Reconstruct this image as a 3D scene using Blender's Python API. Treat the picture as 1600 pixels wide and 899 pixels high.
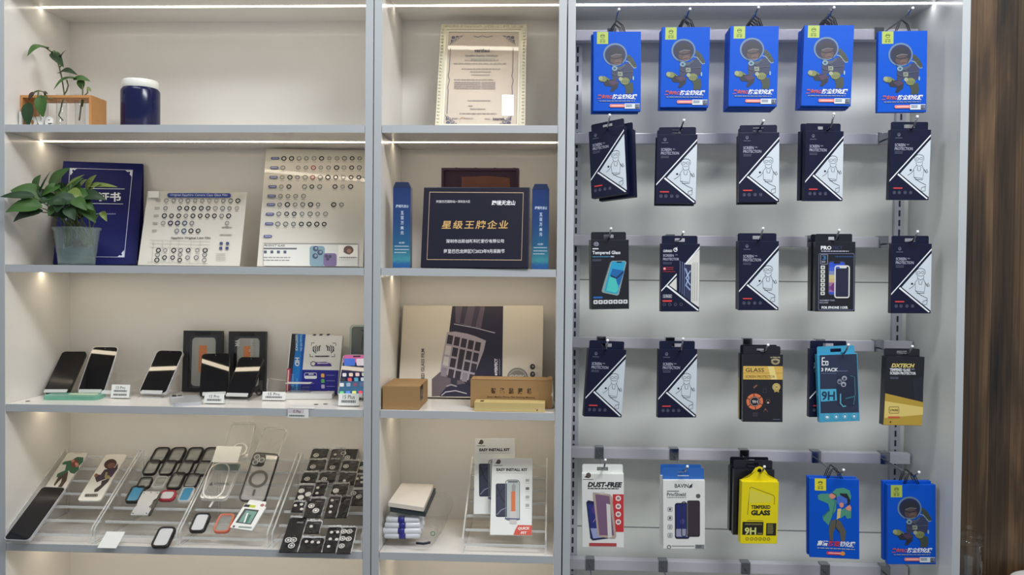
import bpy, bmesh, math, random
import numpy as np
from mathutils import Vector, Matrix, Euler

for o in list(bpy.data.objects): bpy.data.objects.remove(o)
SC = bpy.context.scene
COL = SC.collection
PI = math.pi
EYE = 1.5                      # camera height above the floor
def S(r, g, b):                # 0..255 sRGB -> linear
    f = lambda c: (c/255/12.92) if c/255 <= .04045 else ((c/255+.055)/1.055)**2.4
    return (f(r), f(g), f(b), 1)

# ------------------------------------------------------------------ camera
FPX = 1333.2                   # focal length in pixels of the 1600 px wide frame
YAW, PIT, ROL = (math.radians(a) for a in (2.561, -1.136, -.529))
RC = (Matrix.Rotation(YAW, 3, 'Z') @ Matrix.Rotation(PIT, 3, 'X') @ Matrix.Rotation(ROL, 3, 'Y'))
CAM = Vector((0, -2, EYE))
cd = bpy.data.cameras.new('camera'); cam = bpy.data.objects.new('camera', cd); COL.objects.link(cam)
cd.sensor_fit = 'HORIZONTAL'; cd.sensor_width = 36; cd.lens = FPX/1600*36; cd.clip_start = .05
cam.matrix_world = Matrix.Translation(CAM) @ RC.to_4x4() @ Matrix.Rotation(PI/2, 4, 'X')
SC.camera = cam

# ------------------------------------------------------------------ world, lamps, exposure
w = bpy.data.worlds.new('room_ambience'); SC.world = w; w.use_nodes = True
bg = w.node_tree.nodes['Background']; bg.inputs[0].default_value = (.92, .96, 1.0, 1); bg.inputs[1].default_value = .43
def area(name, loc, sx, sy, power, col, tgt):
    l = bpy.data.lights.new(name, 'AREA'); l.shape = 'RECTANGLE'; l.size = sx; l.size_y = sy; l.energy = power; l.color = col
    o = bpy.data.objects.new(name, l); COL.objects.link(o); o.location = loc
    o.rotation_euler = (Vector(tgt)-Vector(loc)).to_track_quat('-Z', 'Y').to_euler(); return o
area('ceiling_panel', (-1.0, -.72, 2.95), 1.0, .2, 13, (.95, .98, 1), (-.8, -.2, 1.2))
area('ceiling_downlight', (-.14, -.585, 2.95), .045, .10, .5, (.95, .98, 1), (-.14, -.585, 1)).rotation_euler = (0, 0, 0)
area('ceiling_panel', (.85, -1.25, 2.95), 1.2, .3, 42, (.97, .985, 1), (.6, -.1, 1.2))
SC.view_settings.view_transform = 'Standard'; SC.view_settings.look = 'None'
SC.cycles.transparent_max_bounces = 48
SC.view_settings.exposure = 0; SC.view_settings.gamma = 1; SC.view_settings.use_curve_mapping = False
LED_WARM, LED_COOL = 15.0, 15.0

# ------------------------------------------------------------------ materials
MATS = {}
def mat(name, col, rough=.45, metal=0, coat=0, bump=0, nscale=40, var=0, spec=.5, emit=0, trans=0, sss=0):
    if name in MATS: return MATS[name]
    m = bpy.data.materials.new(name); m.use_nodes = True; nt = m.node_tree; b = nt.nodes['Principled BSDF']
    b.inputs['Base Color'].default_value = col; b.inputs['Roughness'].default_value = rough
    b.inputs['Metallic'].default_value = metal; b.inputs['Coat Weight'].default_value = coat
    b.inputs['Coat Roughness'].default_value = .08; b.inputs['Specular IOR Level'].default_value = spec
    b.inputs['Transmission Weight'].default_value = trans
    if emit:
        b.inputs['Emission Color'].default_value = col; b.inputs['Emission Strength'].default_value = emit
    if bump or var:
        tc = nt.nodes.new('ShaderNodeTexCoord'); n = nt.nodes.new('ShaderNodeTexNoise'); n.inputs['Scale'].default_value = nscale
        n.inputs['Detail'].default_value = 4; nt.links.new(tc.outputs['Object'], n.inputs['Vector'])
        if var:
            mx = nt.nodes.new('ShaderNodeMix'); mx.data_type = 'RGBA'
            mx.inputs[6].default_value = tuple(c*(1-var) for c in col[:3])+(1,); mx.inputs[7].default_value = tuple(min(1, c*(1+var)) for c in col[:3])+(1,)
            nt.links.new(n.outputs['Fac'], mx.inputs[0]); nt.links.new(mx.outputs[2], b.inputs['Base Color'])
        if bump:
            bp = nt.nodes.new('ShaderNodeBump'); bp.inputs['Strength'].default_value = bump; bp.inputs['Distance'].default_value = .002
            nt.links.new(n.outputs['Fac'], bp.inputs['Height']); nt.links.new(bp.outputs[0], b.inputs['Normal'])
    MATS[name] = m; return m
def P(r, g, b):                 # a printed colour
    return mat('print_%d_%d_%d' % (r, g, b), S(r, g, b), .42)
def clear(name, tint=(.97, .98, .98), rough=.04, ior=1.45, haze=0, hcol=(.9, .92, .92), bump=0):
    if name in MATS: return MATS[name]
    m = bpy.data.materials.new(name); m.use_nodes = True; nt = m.node_tree; nt.nodes.clear()
    out = nt.nodes.new('ShaderNodeOutputMaterial'); tr = nt.nodes.new('ShaderNodeBsdfTransparent'); tr.inputs[0].default_value = (*tint, 1)
    gl = nt.nodes.new('ShaderNodeBsdfGlossy'); gl.inputs['Roughness'].default_value = rough
    fr = nt.nodes.new('ShaderNodeLayerWeight'); fr.inputs['Blend'].default_value = .5
    pw = nt.nodes.new('ShaderNodeMath'); pw.operation = 'POWER'; pw.inputs[1].default_value = 4; nt.links.new(fr.outputs['Facing'], pw.inputs[0])
    ma = nt.nodes.new('ShaderNodeMath'); ma.operation = 'MULTIPLY_ADD'; ma.inputs[1].default_value = .55; ma.inputs[2].default_value = ((ior-1)/(ior+1))**2; nt.links.new(pw.outputs[0], ma.inputs[0])
    mx = nt.nodes.new('ShaderNodeMixShader'); nt.links.new(ma.outputs[0], mx.inputs[0]); nt.links.new(tr.outputs[0], mx.inputs[1]); nt.links.new(gl.outputs[0], mx.inputs[2])
    last = mx
    if haze:
        df = nt.nodes.new('ShaderNodeBsdfDiffuse'); df.inputs[0].default_value = (*hcol, 1)
        m2 = nt.nodes.new('ShaderNodeMixShader'); m2.inputs[0].default_value = haze
        nt.links.new(mx.outputs[0], m2.inputs[1]); nt.links.new(df.outputs[0], m2.inputs[2]); last = m2
    if bump:
        n = nt.nodes.new('ShaderNodeTexNoise'); n.inputs['Scale'].default_value = 60; bp = nt.nodes.new('ShaderNodeBump'); bp.inputs['Strength'].default_value = bump
        bp.inputs['Distance'].default_value = .004
        nt.links.new(n.outputs['Fac'], bp.inputs['Height']); nt.links.new(bp.outputs[0], gl.inputs['Normal']); nt.links.new(bp.outputs[0], fr.inputs['Normal'])
    nt.links.new(last.outputs[0], out.inputs[0]); MATS[name] = m; return m

LAMG = mat('polished_laminate_underside', S(222, 218, 212), .10, spec=.6)
LAM = mat('white_laminate', S(226, 222, 216), .30, var=.02, nscale=8, coat=.25)
EDGE = mat('grey_edge_band', S(170, 175, 178), .42, var=.02, nscale=20)
RPANEL = mat('pale_grey_laminate', S(212, 214, 209), .28, var=.02, nscale=5, coat=.2)
STEEL = mat('brushed_steel', S(196, 198, 206), .38, .55, bump=.05, nscale=200)
CHROME = mat('chrome', S(150, 152, 160), .12, 1, bump=.02)
DARKM = mat('dark_slot', S(40, 42, 52), .6)
ACR = clear('clear_acrylic', (.985, .985, .985), ior=1.3)
ACRE = clear('acrylic_cut_edge', (.90, .92, .92), .12, 1.5, .38, (.95, .96, .95))
FILM = clear('plastic_film', (.994, .994, .994), .025, 1.06, bump=.8)
BAGF = clear('bag_film', (.98, .98, .98), .05, 1.35, .03, bump=1.0)
FROST = clear('frosted_plastic', (.86, .92, .90), .15, 1.4, .12, (.62, .70, .68))
GLASS = clear('thin_glass', (.97, .98, .98), .01, 1.5)
SCREEN = mat('phone_screen', S(6, 7, 15), .03, spec=.5)
PHONEB = mat('black_anodised', S(22, 22, 26), .25, .5)
PHONES = mat('silver_anodised', S(196, 198, 202), .3, .35)
KRAFT = mat('kraft_card', S(150, 118, 76), .7, bump=.08, nscale=120, var=.06)
KRAFTL = mat('pale_kraft_card', S(188, 168, 112), .6, bump=.05, nscale=120, var=.05)
NAVY = mat('navy_laminated_card', S(13, 19, 47), .4, spec=.3, var=.04)
BLUE = mat('bright_blue_card', S(0, 78, 188), .5, spec=.2, var=.03)
WHITEC = mat('white_card', S(225, 226, 222), .4, var=.01)
BLACKP = mat('black_plastic', S(14, 14, 17), .3, var=.05)
LEAF = mat('leaf_green', S(58, 90, 40), .5, spec=.3, var=.3, nscale=18)
LEAFD = mat('leaf_dark_green', S(36, 60, 34), .5, spec=.3, var=.2, nscale=18)
LEAFY = mat('leaf_lime', S(104, 122, 54), .45, var=.25, nscale=25)
STEM = mat('plant_stem', S(88, 96, 56), .6, var=.2)
ROOT = mat('plant_root', S(72, 44, 34), .8, var=.3)

# ------------------------------------------------------------------ mesh building
class MB:
    def __init__(s): s.v = []; s.f = []; s.m = []; s.mats = []; s.sm = []
    def mi(s, m):
        if m not in s.mats: s.mats.append(m)
        return s.mats.index(m)
    def add(s, vs, fs, m, smooth=False):
        b = len(s.v); s.v += [tuple(p) for p in vs]; i = s.mi(m)
        for q in fs: s.f.append([b+k for k in q]); s.m.append(i); s.sm.append(smooth)
    def box(s, x0, x1, y0, y1, z0, z1, m, front=None, bottom=None):
        vs = [(x0,y0,z0),(x1,y0,z0),(x1,y1,z0),(x0,y1,z0),(x0,y0,z1),(x1,y0,z1),(x1,y1,z1),(x0,y1,z1)]
        s.add(vs, [(4,5,6,7),(1,2,6,5),(2,3,7,6),(3,0,4,7)], m)
        s.add(vs, [(0,1,5,4)], front or m); s.add(vs, [(3,2,1,0)], bottom or m)
    def cbox(s, x0, x1, y0, y1, z0, z1, m, c=.001):      # box with chamfered edges (via bmesh)
        bm = bmesh.new(); r = bmesh.ops.create_cube(bm, size=1)
        for v in bm.verts: v.co = ((x0+x1)/2+v.co.x*(x1-x0), (y0+y1)/2+v.co.y*(y1-y0), (z0+z1)/2+v.co.z*(z1-z0))
        bmesh.ops.bevel(bm, geom=list(bm.edges), offset=c, segments=2, affect='EDGES', profile=.7)
        bm.verts.index_update()
        s.add([v.co[:] for v in bm.verts], [[v.index for v in f.verts] for f in bm.faces], m); bm.free()
    def prism(s, pts, y0, y1, m, front=None, smooth=False):  # outline in (x, z), front at y0
        n = len(pts); vs = [(x, y0, z) for x, z in pts]+[(x, y1, z) for x, z in pts]
        a = sum(pts[i][0]*pts[(i+1) % n][1]-pts[(i+1) % n][0]*pts[i][1] for i in range(n))
        fr = list(range(n)); bk = [n+k for k in range(n)][::-1]
        sd = [(i, n+i, n+(i+1) % n, (i+1) % n) for i in range(n)]
        if a < 0: fr = fr[::-1]; bk = bk[::-1]; sd = [q[::-1] for q in sd]
        s.add(vs, [fr], front or m); s.add(vs, [bk], m); s.add(vs, sd, m, smooth)
    def prismx(s, pts, x0, x1, m, side=None):                # outline in (y, z) extruded along x
        n = len(pts); vs = [(x0, y, z) for y, z in pts]+[(x1, y, z) for y, z in pts]
        s.add(vs, [list(range(n))[::-1], [n+k for k in range(n)]], m)
        s.add(vs, [(i, (i+1) % n, n+(i+1) % n, n+i) for i in range(n)], side or m)
    def ring(s, o, i, y0, y1, m, smooth=False):              # frame between two outlines of equal count (x, z)
        n = len(o); vs = [(x,y0,z) for x,z in o]+[(x,y0,z) for x,z in i]+[(x,y1,z) for x,z in o]+[(x,y1,z) for x,z in i]
        fs = []
        for k in range(n):
            l = (k+1) % n
            fs += [(k,l,n+l,n+k), (2*n+k,3*n+k,3*n+l,2*n+l), (k,2*n+k,2*n+l,l), (n+k,n+l,3*n+l,3*n+k)]
        s.add(vs, fs, m, smooth)
    def tube(s, pts, r, m, n=8, cap=True):
        pts = [Vector(p) for p in pts]; R = r if isinstance(r, (list, tuple)) else [r]*len(pts); rings = []; up = None
        for k, p in enumerate(pts):
            t = (pts[min(k+1, len(pts)-1)]-pts[max(k-1, 0)]).normalized()
            if up is None: up = Vector((0,0,1)) if abs(t.z) < .9 else Vector((1,0,0))
            a = t.cross(up).normalized(); b = a.cross(t).normalized(); up = b
            rings.append([p+R[k]*(math.cos(q*2*PI/n)*a+math.sin(q*2*PI/n)*b) for q in range(n)])
        vs = [v for q in rings for v in q]; fs = []
        for k in range(len(pts)-1):
            for q in range(n): fs.append((k*n+q, k*n+(q+1) % n, (k+1)*n+(q+1) % n, (k+1)*n+q))
        if cap: fs += [list(range(n))[::-1], [(len(pts)-1)*n+q for q in range(n)]]
        s.add(vs, fs, m, True)
    def lathe(s, prof, m, n=32, c=(0, 0), z=0):
        vs = []; fs = []
        for r, h in prof: vs += [(c[0]+r*math.cos(2*PI*q/n), c[1]+r*math.sin(2*PI*q/n), z+h) for q in range(n)]
        for k in range(len(prof)-1):
            for q in range(n): fs.append((k*n+q, k*n+(q+1) % n, (k+1)*n+(q+1) % n, (k+1)*n+q))
        s.add(vs, fs, m, True)
    def torus(s, cx, cy, cz, R, r, m, n=24, k=8):            # ring standing in the xz plane
        vs = []; fs = []
        for i in range(n):
            a = 2*PI*i/n
            for j in range(k):
                b = 2*PI*j/k; q = R+r*math.cos(b); vs.append((cx+q*math.cos(a), cy+r*.6*math.sin(b), cz+q*math.sin(a)))
        for i in range(n):
            for j in range(k): fs.append((i*k+j, i*k+(j+1) % k, ((i+1) % n)*k+(j+1) % k, ((i+1) % n)*k+j))
        s.add(vs, fs, m, True)
    def build(s, name, parent=None, loc=None, fix=True):
        me = bpy.data.meshes.new(name); me.from_pydata(s.v, [], s.f)
        for m in s.mats: me.materials.append(m)
        me.polygons.foreach_set('material_index', s.m); me.polygons.foreach_set('use_smooth', s.sm)
        if fix:
            bm = bmesh.new(); bm.from_mesh(me); bmesh.ops.remove_doubles(bm, verts=bm.verts, dist=1e-6)
            bmesh.ops.recalc_face_normals(bm, faces=bm.faces); bm.to_mesh(me); bm.free()
        me.update(); o = bpy.data.objects.new(name, me); COL.objects.link(o)
        if parent: o.parent = parent
        if loc: o.location = loc
        return o

def rr(cx, cz, w, h, r, n=5):          # rounded rectangle outline, counter-clockwise
    out = []
    for sx, sz, a0 in ((1, 1, 0), (-1, 1, 90), (-1, -1, 180), (1, -1, 270)):
        for k in range(n+1):
            a = math.radians(a0+90*k/n); out.append((cx+sx*(w/2-r)+r*math.cos(a), cz+sz*(h/2-r)+r*math.sin(a)))
    return out
def ell(cx, cz, rx, rz, n=28): return [(cx+rx*math.cos(2*PI*k/n), cz+rz*math.sin(2*PI*k/n)) for k in range(n)]

def tag(o, label=None, cat=None, group=None, kind=None):
    for k, v in (('label', label), ('category', cat), ('group', group), ('kind', kind)):
        if v: o[k] = v
    return o
def thing(name, label, cat, loc=(0, 0, 0), rot=(0, 0, 0), group=None, m=None):
    o = bpy.data.objects.new(name, None); COL.objects.link(o); o.empty_display_size = .02
    if m is not None: o.matrix_world = m
    else: o.location = loc; o.rotation_euler = [math.radians(a) for a in rot]
    return tag(o, label, cat, group)
def place(o, loc, rot=(0, 0, 0)):
    o.location = loc; o.rotation_euler = [math.radians(a) for a in rot]; return o
def dup(root, label, loc=None, rot=None, only=None, group=None, m=None):
    r = root.copy(); COL.objects.link(r); r['label'] = label
    if group: r['group'] = group
    if m is not None: r.matrix_world = m
    elif loc is not None: place(r, loc, rot or (0, 0, 0))
    for ch in list(root.children):
        if only and not ch.name.startswith(only): continue
        c = ch.copy(); COL.objects.link(c); c.parent = r
        for g in list(ch.children):
            d = g.copy(); COL.objects.link(d); d.parent = c
    return r

# a point of the place seen at pixel (px, py) of the 1600 x 899 frame, on the plane y = Y
def ray(px, py): return RC @ Vector(((px-800)/FPX, 1, -(py-449.5)/FPX))
def at(px, py, Y):
    d = ray(px, py); return CAM+d*((Y-CAM.y)/d.y)
def on_z(px, py, z):
    d = ray(px, py); return CAM+d*((z-CAM.z)/d.z)

# ------------------------------------------------------------------ printed faces
TXT = {}
def text_mesh(s, bold=0, shear=0, space=1):
    k = (s, bold, shear, space)
    if k not in TXT:
        c = bpy.data.curves.new('lettering', 'FONT'); c.body = s; c.offset = bold; c.shear = shear; c.resolution_u = 2; c.space_character = space; c.fill_mode = 'FRONT'
        o = bpy.data.objects.new('lettering', c); COL.objects.link(o)
        dg = bpy.context.evaluated_depsgraph_get(); dg.update()
        me = bpy.data.meshes.new_from_object(o.evaluated_get(dg))
        v = [tuple(p.co) for p in me.vertices]; f = [list(p.vertices) for p in me.polygons]
        bpy.data.objects.remove(o); bpy.data.curves.remove(c); bpy.data.meshes.remove(me)
        x0 = min(p[0] for p in v); x1 = max(p[0] for p in v); y0 = min(p[1] for p in v); y1 = max(p[1] for p in v)
        TXT[k] = ([((p[0]-x0)/(x1-x0), (p[1]-y0)/(y1-y0)) for p in v], f)
    return TXT[k]
def homog(src, dst):
    A = []
    for (x, y), (u, v) in zip(src, dst):
        A.append([x, y, 1, 0, 0, 0, -u*x, -u*y, -u]); A.append([0, 0, 0, x, y, 1, -v*x, -v*y, -v])
    return np.linalg.svd(np.array(A))[2][-1].reshape(3, 3)
class Art:
    """print on the front face of a thing: coordinates are those of a picture of that face whose corners are quad"""
    def __init__(s, parent, w, h, quad, y=0, cx=0, cz=0, step=4e-5):
        if len(quad) == 4 and not isinstance(quad[0], (tuple, list)):
            a, b, c, d = quad; quad = [(a, b), (c, b), (c, d), (a, d)]
        s.H = homog(quad, [(cx-w/2, cz+h/2), (cx+w/2, cz+h/2), (cx+w/2, cz-h/2), (cx-w/2, cz-h/2)])
        s.par = parent; s.y = y; s.step = step; s.k = 1; s.mb = {}
        s.sc = w/max(1, math.hypot(quad[1][0]-quad[0][0], quad[1][1]-quad[0][1]))
    def q(s, x, y):
        a = s.H @ np.array([x, y, 1]); return (a[0]/a[2], a[1]/a[2])
    def add(s, part, pts, fs, m):
        yy = s.y-s.step*s.k; s.mb.setdefault(part, MB()).add([(*((p[0], yy, p[1])),) for p in pts], fs, m)
    def nx(s): s.k += 1
    def poly(s, part, pts, m):
        s.nx(); p = [s.q(*a) for a in pts]; s.add(part, p, [list(range(len(p)))], m)
    def rect(s, part, x0, y0, x1, y1, m, r=0):
        if r: s.poly(part, [(a, b) for a, b in rr((x0+x1)/2, (y0+y1)/2, x1-x0, y1-y0, r)], m)
        else: s.poly(part, [(x0, y0), (x1, y0), (x1, y1), (x0, y1)], m)
    def ell(s, part, cx, cy, rx, ry, m, n=28): s.poly(part, ell(cx, cy, rx, ry, n), m)
    def ringo(s, part, o, i, m):
        s.nx(); n = len(o); s.add(part, [s.q(*a) for a in o+i], [(k, (k+1) % n, n+(k+1) % n, n+k) for k in range(n)], m)
    def oring(s, part, cx, cy, rx, ry, t, m): s.ringo(part, ell(cx, cy, rx, ry), ell(cx, cy, rx-t, ry-t), m)
    def frame(s, part, x0, y0, x1, y1, t, m, r=.01):
        s.ringo(part, rr((x0+x1)/2, (y0+y1)/2, x1-x0, y1-y0, r+t), rr((x0+x1)/2, (y0+y1)/2, x1-x0-2*t, y1-y0-2*t, r), m)
    def line(s, part, pts, wd, m, closed=False):
        s.nx(); p = [Vector(a) for a in pts]; n = len(p); L = []; R = []
        for k in range(n):
            a = p[(k-1) % n] if closed or k else p[k]; b = p[(k+1) % n] if closed or k < n-1 else p[k]
            t = (b-a); t = t.normalized() if t.length else Vector((1, 0)); nn = Vector((-t.y, t.x))*wd/2
            L.append(p[k]+nn); R.append(p[k]-nn)
        c = n if closed else n-1
        s.add(part, [s.q(*a) for a in L+R], [(k, (k+1) % n, n+(k+1) % n, n+k) for k in range(c)], m)
    def text(s, part, x0, y0, x1, y1, st, m, bold=0, shear=0, rot=0, space=1):
        s.nx(); v, f = text_mesh(st, bold, shear, space); pts = []
        for a, b in v:
            if rot == 90: pts.append((x0+(1-b)*(x1-x0), y1-a*(y1-y0)))
            elif rot == -90: pts.append((x0+b*(x1-x0), y0+a*(y1-y0)))
            else: pts.append((x0+a*(x1-x0), y1-b*(y1-y0)))
        s.add(part, [s.q(*p) for p in pts], f, m)
    def dash(s, part, x0, y0, x1, y1, rows, m, fill=.5, seed=1):   # lines of print too small to read
        s.nx(); rng = random.Random(seed); v = []; f = []; rh = (y1-y0)/rows
        for k in range(rows):
            x = x0; e = x1 if rows == 1 else x0+(x1-x0)*rng.uniform(.7, 1)
            while x < e:
                l = min(rng.uniform(.05, .13)*(x1-x0), e-x); b = len(v); t = y0+rh*k
                v += [(x, t), (x+l, t), (x+l, t+rh*fill), (x, t+rh*fill)]; f.append((b, b+1, b+2, b+3)); x += l+.018*(x1-x0)
        s.add(part, [s.q(*p) for p in v], f, m)
    def done(s):
        return {k: mb.build(k, s.par, fix=False) for k, mb in s.mb.items()}

# ------------------------------------------------------------------ the room
ZA, ZB, ZC, ZD, ZE = (EYE+z for z in (.340, .0035, -.334, -.673, -1.011))
ZT = EYE+.665; BACK = .278; TH = .018; LEDY = .148
def struct(name, mb): return tag(mb.build(name), kind='structure')
def pm(name, col, rough):
    return mat(name, col, rough, var=.04, nscale=6)
m = MB(); m.box(-3.2, 3.0, -3.6, .62, -.05, 0, pm('grey_floor_tile', S(120, 118, 114), .35)); struct('floor', m)
m = MB(); m.box(-3.2, .955, .30, .36, 0, 3.0, pm('white_wall_paint', S(200, 200, 198), .8)); struct('wall_back', m)
def walnut():
    m = bpy.data.materials.new('walnut_panelling'); m.use_nodes = True; nt = m.node_tree; b = nt.nodes['Principled BSDF']; b.inputs['Roughness'].default_value = .42
    N = nt.nodes.new; L = nt.links.new
    tc = N('ShaderNodeTexCoord'); mp = N('ShaderNodeMapping'); mp.inputs['Scale'].default_value = (8, 1, .7); L(tc.outputs['Object'], mp.inputs[0])
    n1 = N('ShaderNodeTexNoise'); n1.inputs['Scale'].default_value = 1.6; n1.inputs['Detail'].default_value = 6; n1.inputs['Distortion'].default_value = 1.2; L(mp.outputs[0], n1.inputs['Vector'])
    mp2 = N('ShaderNodeMapping'); mp2.inputs['Scale'].default_value = (150, 1, 3); L(tc.outputs['Object'], mp2.inputs[0])
    n2 = N('ShaderNodeTexNoise'); n2.inputs['Scale'].default_value = 1; n2.inputs['Detail'].default_value = 3; L(mp2.outputs[0], n2.inputs['Vector'])
    br = N('ShaderNodeTexBrick'); br.offset = 0; br.inputs['Scale'].default_value = 1; br.inputs['Mortar Size'].default_value = .0008; br.inputs['Brick Width'].default_value = .058; br.inputs['Row Height'].default_value = 9
    br.inputs['Color1'].default_value = (.30, .30, .30, 1); br.inputs['Color2'].default_value = (.75, .75, .75, 1); br.inputs['Mortar'].default_value = (.2, .2, .2, 1)
    mp3 = N('ShaderNodeMapping'); mp3.inputs['Rotation'].default_value = (PI/2, 0, 0); mp3.inputs['Location'].default_value = (.013, 3, 0); L(tc.outputs['Object'], mp3.inputs[0]); L(mp3.outputs[0], br.inputs['Vector'])
    a1 = N('ShaderNodeMath'); a1.operation = 'MULTIPLY_ADD'; a1.inputs[1].default_value = .75; L(n1.outputs['Fac'], a1.inputs[0]); 
    a2 = N('ShaderNodeMath'); a2.operation = 'MULTIPLY'; a2.inputs[1].default_value = .3; L(n2.outputs['Fac'], a2.inputs[0]); L(a2.outputs[0], a1.inputs[2])
    a3 = N('ShaderNodeMath'); a3.operation = 'MULTIPLY_ADD'; a3.inputs[1].default_value = .45; L(br.outputs['Color'], a3.inputs[0]); L(a1.outputs[0], a3.inputs[2])
    r = N('ShaderNodeValToRGB'); r.color_ramp.elements[0].position = .52; r.color_ramp.elements[0].color = S(18, 14, 13); r.color_ramp.elements[1].position = .98; r.color_ramp.elements[1].color = S(126, 98, 68)
    e = r.color_ramp.elements.new(.74); e.color = S(70, 53, 37)
    L(a3.outputs[0], r.inputs[0]); L(r.outputs[0], b.inputs['Base Color']); return m
m = MB(); m.box(.956, 3.0, .50, .56, 0, 3.0, walnut()); struct('wall_right', m)

# ------------------------------------------------------------------ shelving units
HOLE = DARKM
def led_m(kind, k): return mat('led_diffuser_%s_%d' % (kind, k), *{'w': (((1, .92, .78, 1), .62), ((1, .87, .67, 1), .86), ((1, .86, .64, 1), 1.0))[min(k, 2)], 'c': (((.97, .95, 1, 1), 1.15),)[0]}[kind][:1], emit={'w': (.62, .86, 1.0)[min(k, 2)]*LED_WARM, 'c': LED_COOL}[kind])
def unit(name, label, x0, x1, shelves, led, lam=LAM, leds=None, tr=TH):
    t = thing(name, label, 'shelf unit', (0, 0, 0))
    for a, b in ((x0, x0+TH), (x1-tr, x1)):
        k = MB(); k.box(a, b, 0, BACK, 0, ZT+TH, lam, front=EDGE); k.build('side_panel', t)
    k = MB(); k.box(x0, x1, BACK, BACK+.016, 0, ZT+TH, lam); k.build('back_panel', t)
    i0, i1 = x0+TH, x1-tr
    k = MB(); k.box(i0, i1, 0, BACK, ZT, ZT+TH, lam, front=EDGE); k.build('top_panel', t)
    for z in shelves:
        k = MB(); k.box(i0+.0012, i1-.0012, .001, BACK, z-TH, z, lam, front=EDGE, bottom=LAMG); k.build('shelf', t)
    for j, z in enumerate(leds if leds is not None else [ZT]+[s-TH for s in shelves]):
        k = MB(); k.box(i0+.002, i1-.002, LEDY-.0055, LEDY+.0055, z-.0007, z-.0001, led_m(led, j)); k.build('led_strip', t)
    k = MB(); k.box(i0, i1, .03, BACK, 0, .08, lam, front=EDGE); k.build('plinth', t)
    return t
XL, XLM, XMR, XR = -1.3135, -.420, .0341, .9505
unit('shelving_unit', 'wide white shelving unit with grey edges holding the plants and phones', XL-TH, XLM-.0014, [ZA, ZB, ZC, ZD, ZE], 'w')
unit('shelving_unit', 'narrow white shelving unit with grey edges holding the framed certificate', XLM+.0014, XMR-.0014, [ZA, ZB, ZC, ZD, ZE], 'w')
RU = unit('display_unit', 'open white display unit with rails of hanging packs beside the dark wood wall', XMR+.0014, XR, [], 'c', RPANEL, [ZT])
# joints of the back panel and slotted uprights
for z in (EYE-.022, EYE-.682): k = MB(); k.box(.055, .93, BACK-.0006, BACK+.001, z-.0012, z+.0012, mat('panel_joint', S(120, 122, 126), .6)); k.build('panel_joint', RU)
for x in (.0545, .893):
    k = MB(); k.box(x, x+.024, BACK-.014, BACK-.0002, .09, ZT-.03, STEEL); up = k.build('upright', RU)
    k = MB(); z = .3
    while z < ZT-.06: k.box(x+.0095, x+.0145, BACK-.0144, BACK-.0138, z, z+.016, DARKM); z += .025
    k.build('slot', up)

# ------------------------------------------------------------------ rails and hooks
RAILF = .225
RAILM = mat('satin_aluminium', S(216, 214, 224), .3, .25, var=.01)
rails = [('top', .611), ('second', .345), ('third', .081), ('fourth', -.1855), ('fifth', -.4745), ('lowest', -.768)]
for k, (nm, z) in enumerate(rails):
    t = thing('display_rail', 'flat satin metal rail across the display unit, %s from the top' % nm if k not in (0, 5) else ('pale metal rail just under the lit top of the display unit' if k == 0 else 'flat satin metal rail across the display unit, below the lowest row of packs'), 'rail', (.06, RAILF, EYE+z), group='rails of the display unit')
    b = MB(); b.cbox(0, .868, 0, .026, -.0135, .0135, RAILM, .0015); b.build('bar', t)
    for x in (.0, .838):
        b = MB(); b.cbox(x+.001, x+.022, .0262, .0380, -.012, .012, STEEL, .001); b.build('bracket', t)
XTIP = [[.1521, .3179, .4765, .6503, .8300], [.1329, .3071, .4923, .6541, .8448], [.1393, .3091, .4946, .6706, .8505], [.1345, .3120, .5105, .6963, .8433], [.1323, .3260, .5064, .6901, .8640], [.1116, .3013, .5141, .7171, .8700]]
ZTIP = [[.606, .612, .620, .619, .600], [.369, .357, .356, .372, .366], [.101, .0935, .104, .101, .099], [-.164, -.158, -.170, -.167, -.169], [-.449, -.461, -.458, -.462, -.464], [-.755]*5]
ORD = ['leftmost', 'second from the left', 'middle', 'second from the right', 'rightmost']
RN = ['top rail', 'second rail', 'third rail', 'fourth rail', 'fifth rail', 'lowest rail']
HK = None
def hook(x, zr, ztip, label):
    t = thing('display_hook', label, 'hook', (x, RAILF, EYE+zr), group='hooks on the rails')
    b = MB(); b.cbox(-.0115, .0115, -.0035, -.0003, -.0145, .0150, CHROME, .0006); b.cbox(-.0115, .0115, -.0035, .024, .0141, .0165, CHROME, .0006); b.build('clip', t)
    d = ztip-zr
    b = MB(); pts = [(0, -.0033, -.004), (0, -.02, -.0045), (0, -.15, -.0045), (0, -.176, -.003), (.001, -.186, .004), (.003, -.195, max(.006, d))]
    b.tube(pts, .0021, CHROME, 10); p = b.build('prong', t)
    b = MB(); b.lathe([(0, -.003), (.0028, -.002), (.0033, 0), (.0028, .003), (0, .0038)], mat('white_hook_cap', S(235, 236, 240), .25), 14, (.0032, -.1952), max(.006, d)); b.build('end_cap', p)
for r in range(6):
    for c in range(5):
        hook(XTIP[r][c], rails[r][1], ZTIP[r][c], 'chrome display hook on the %s, %s of five' % (RN[r], ORD[c]))

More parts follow.
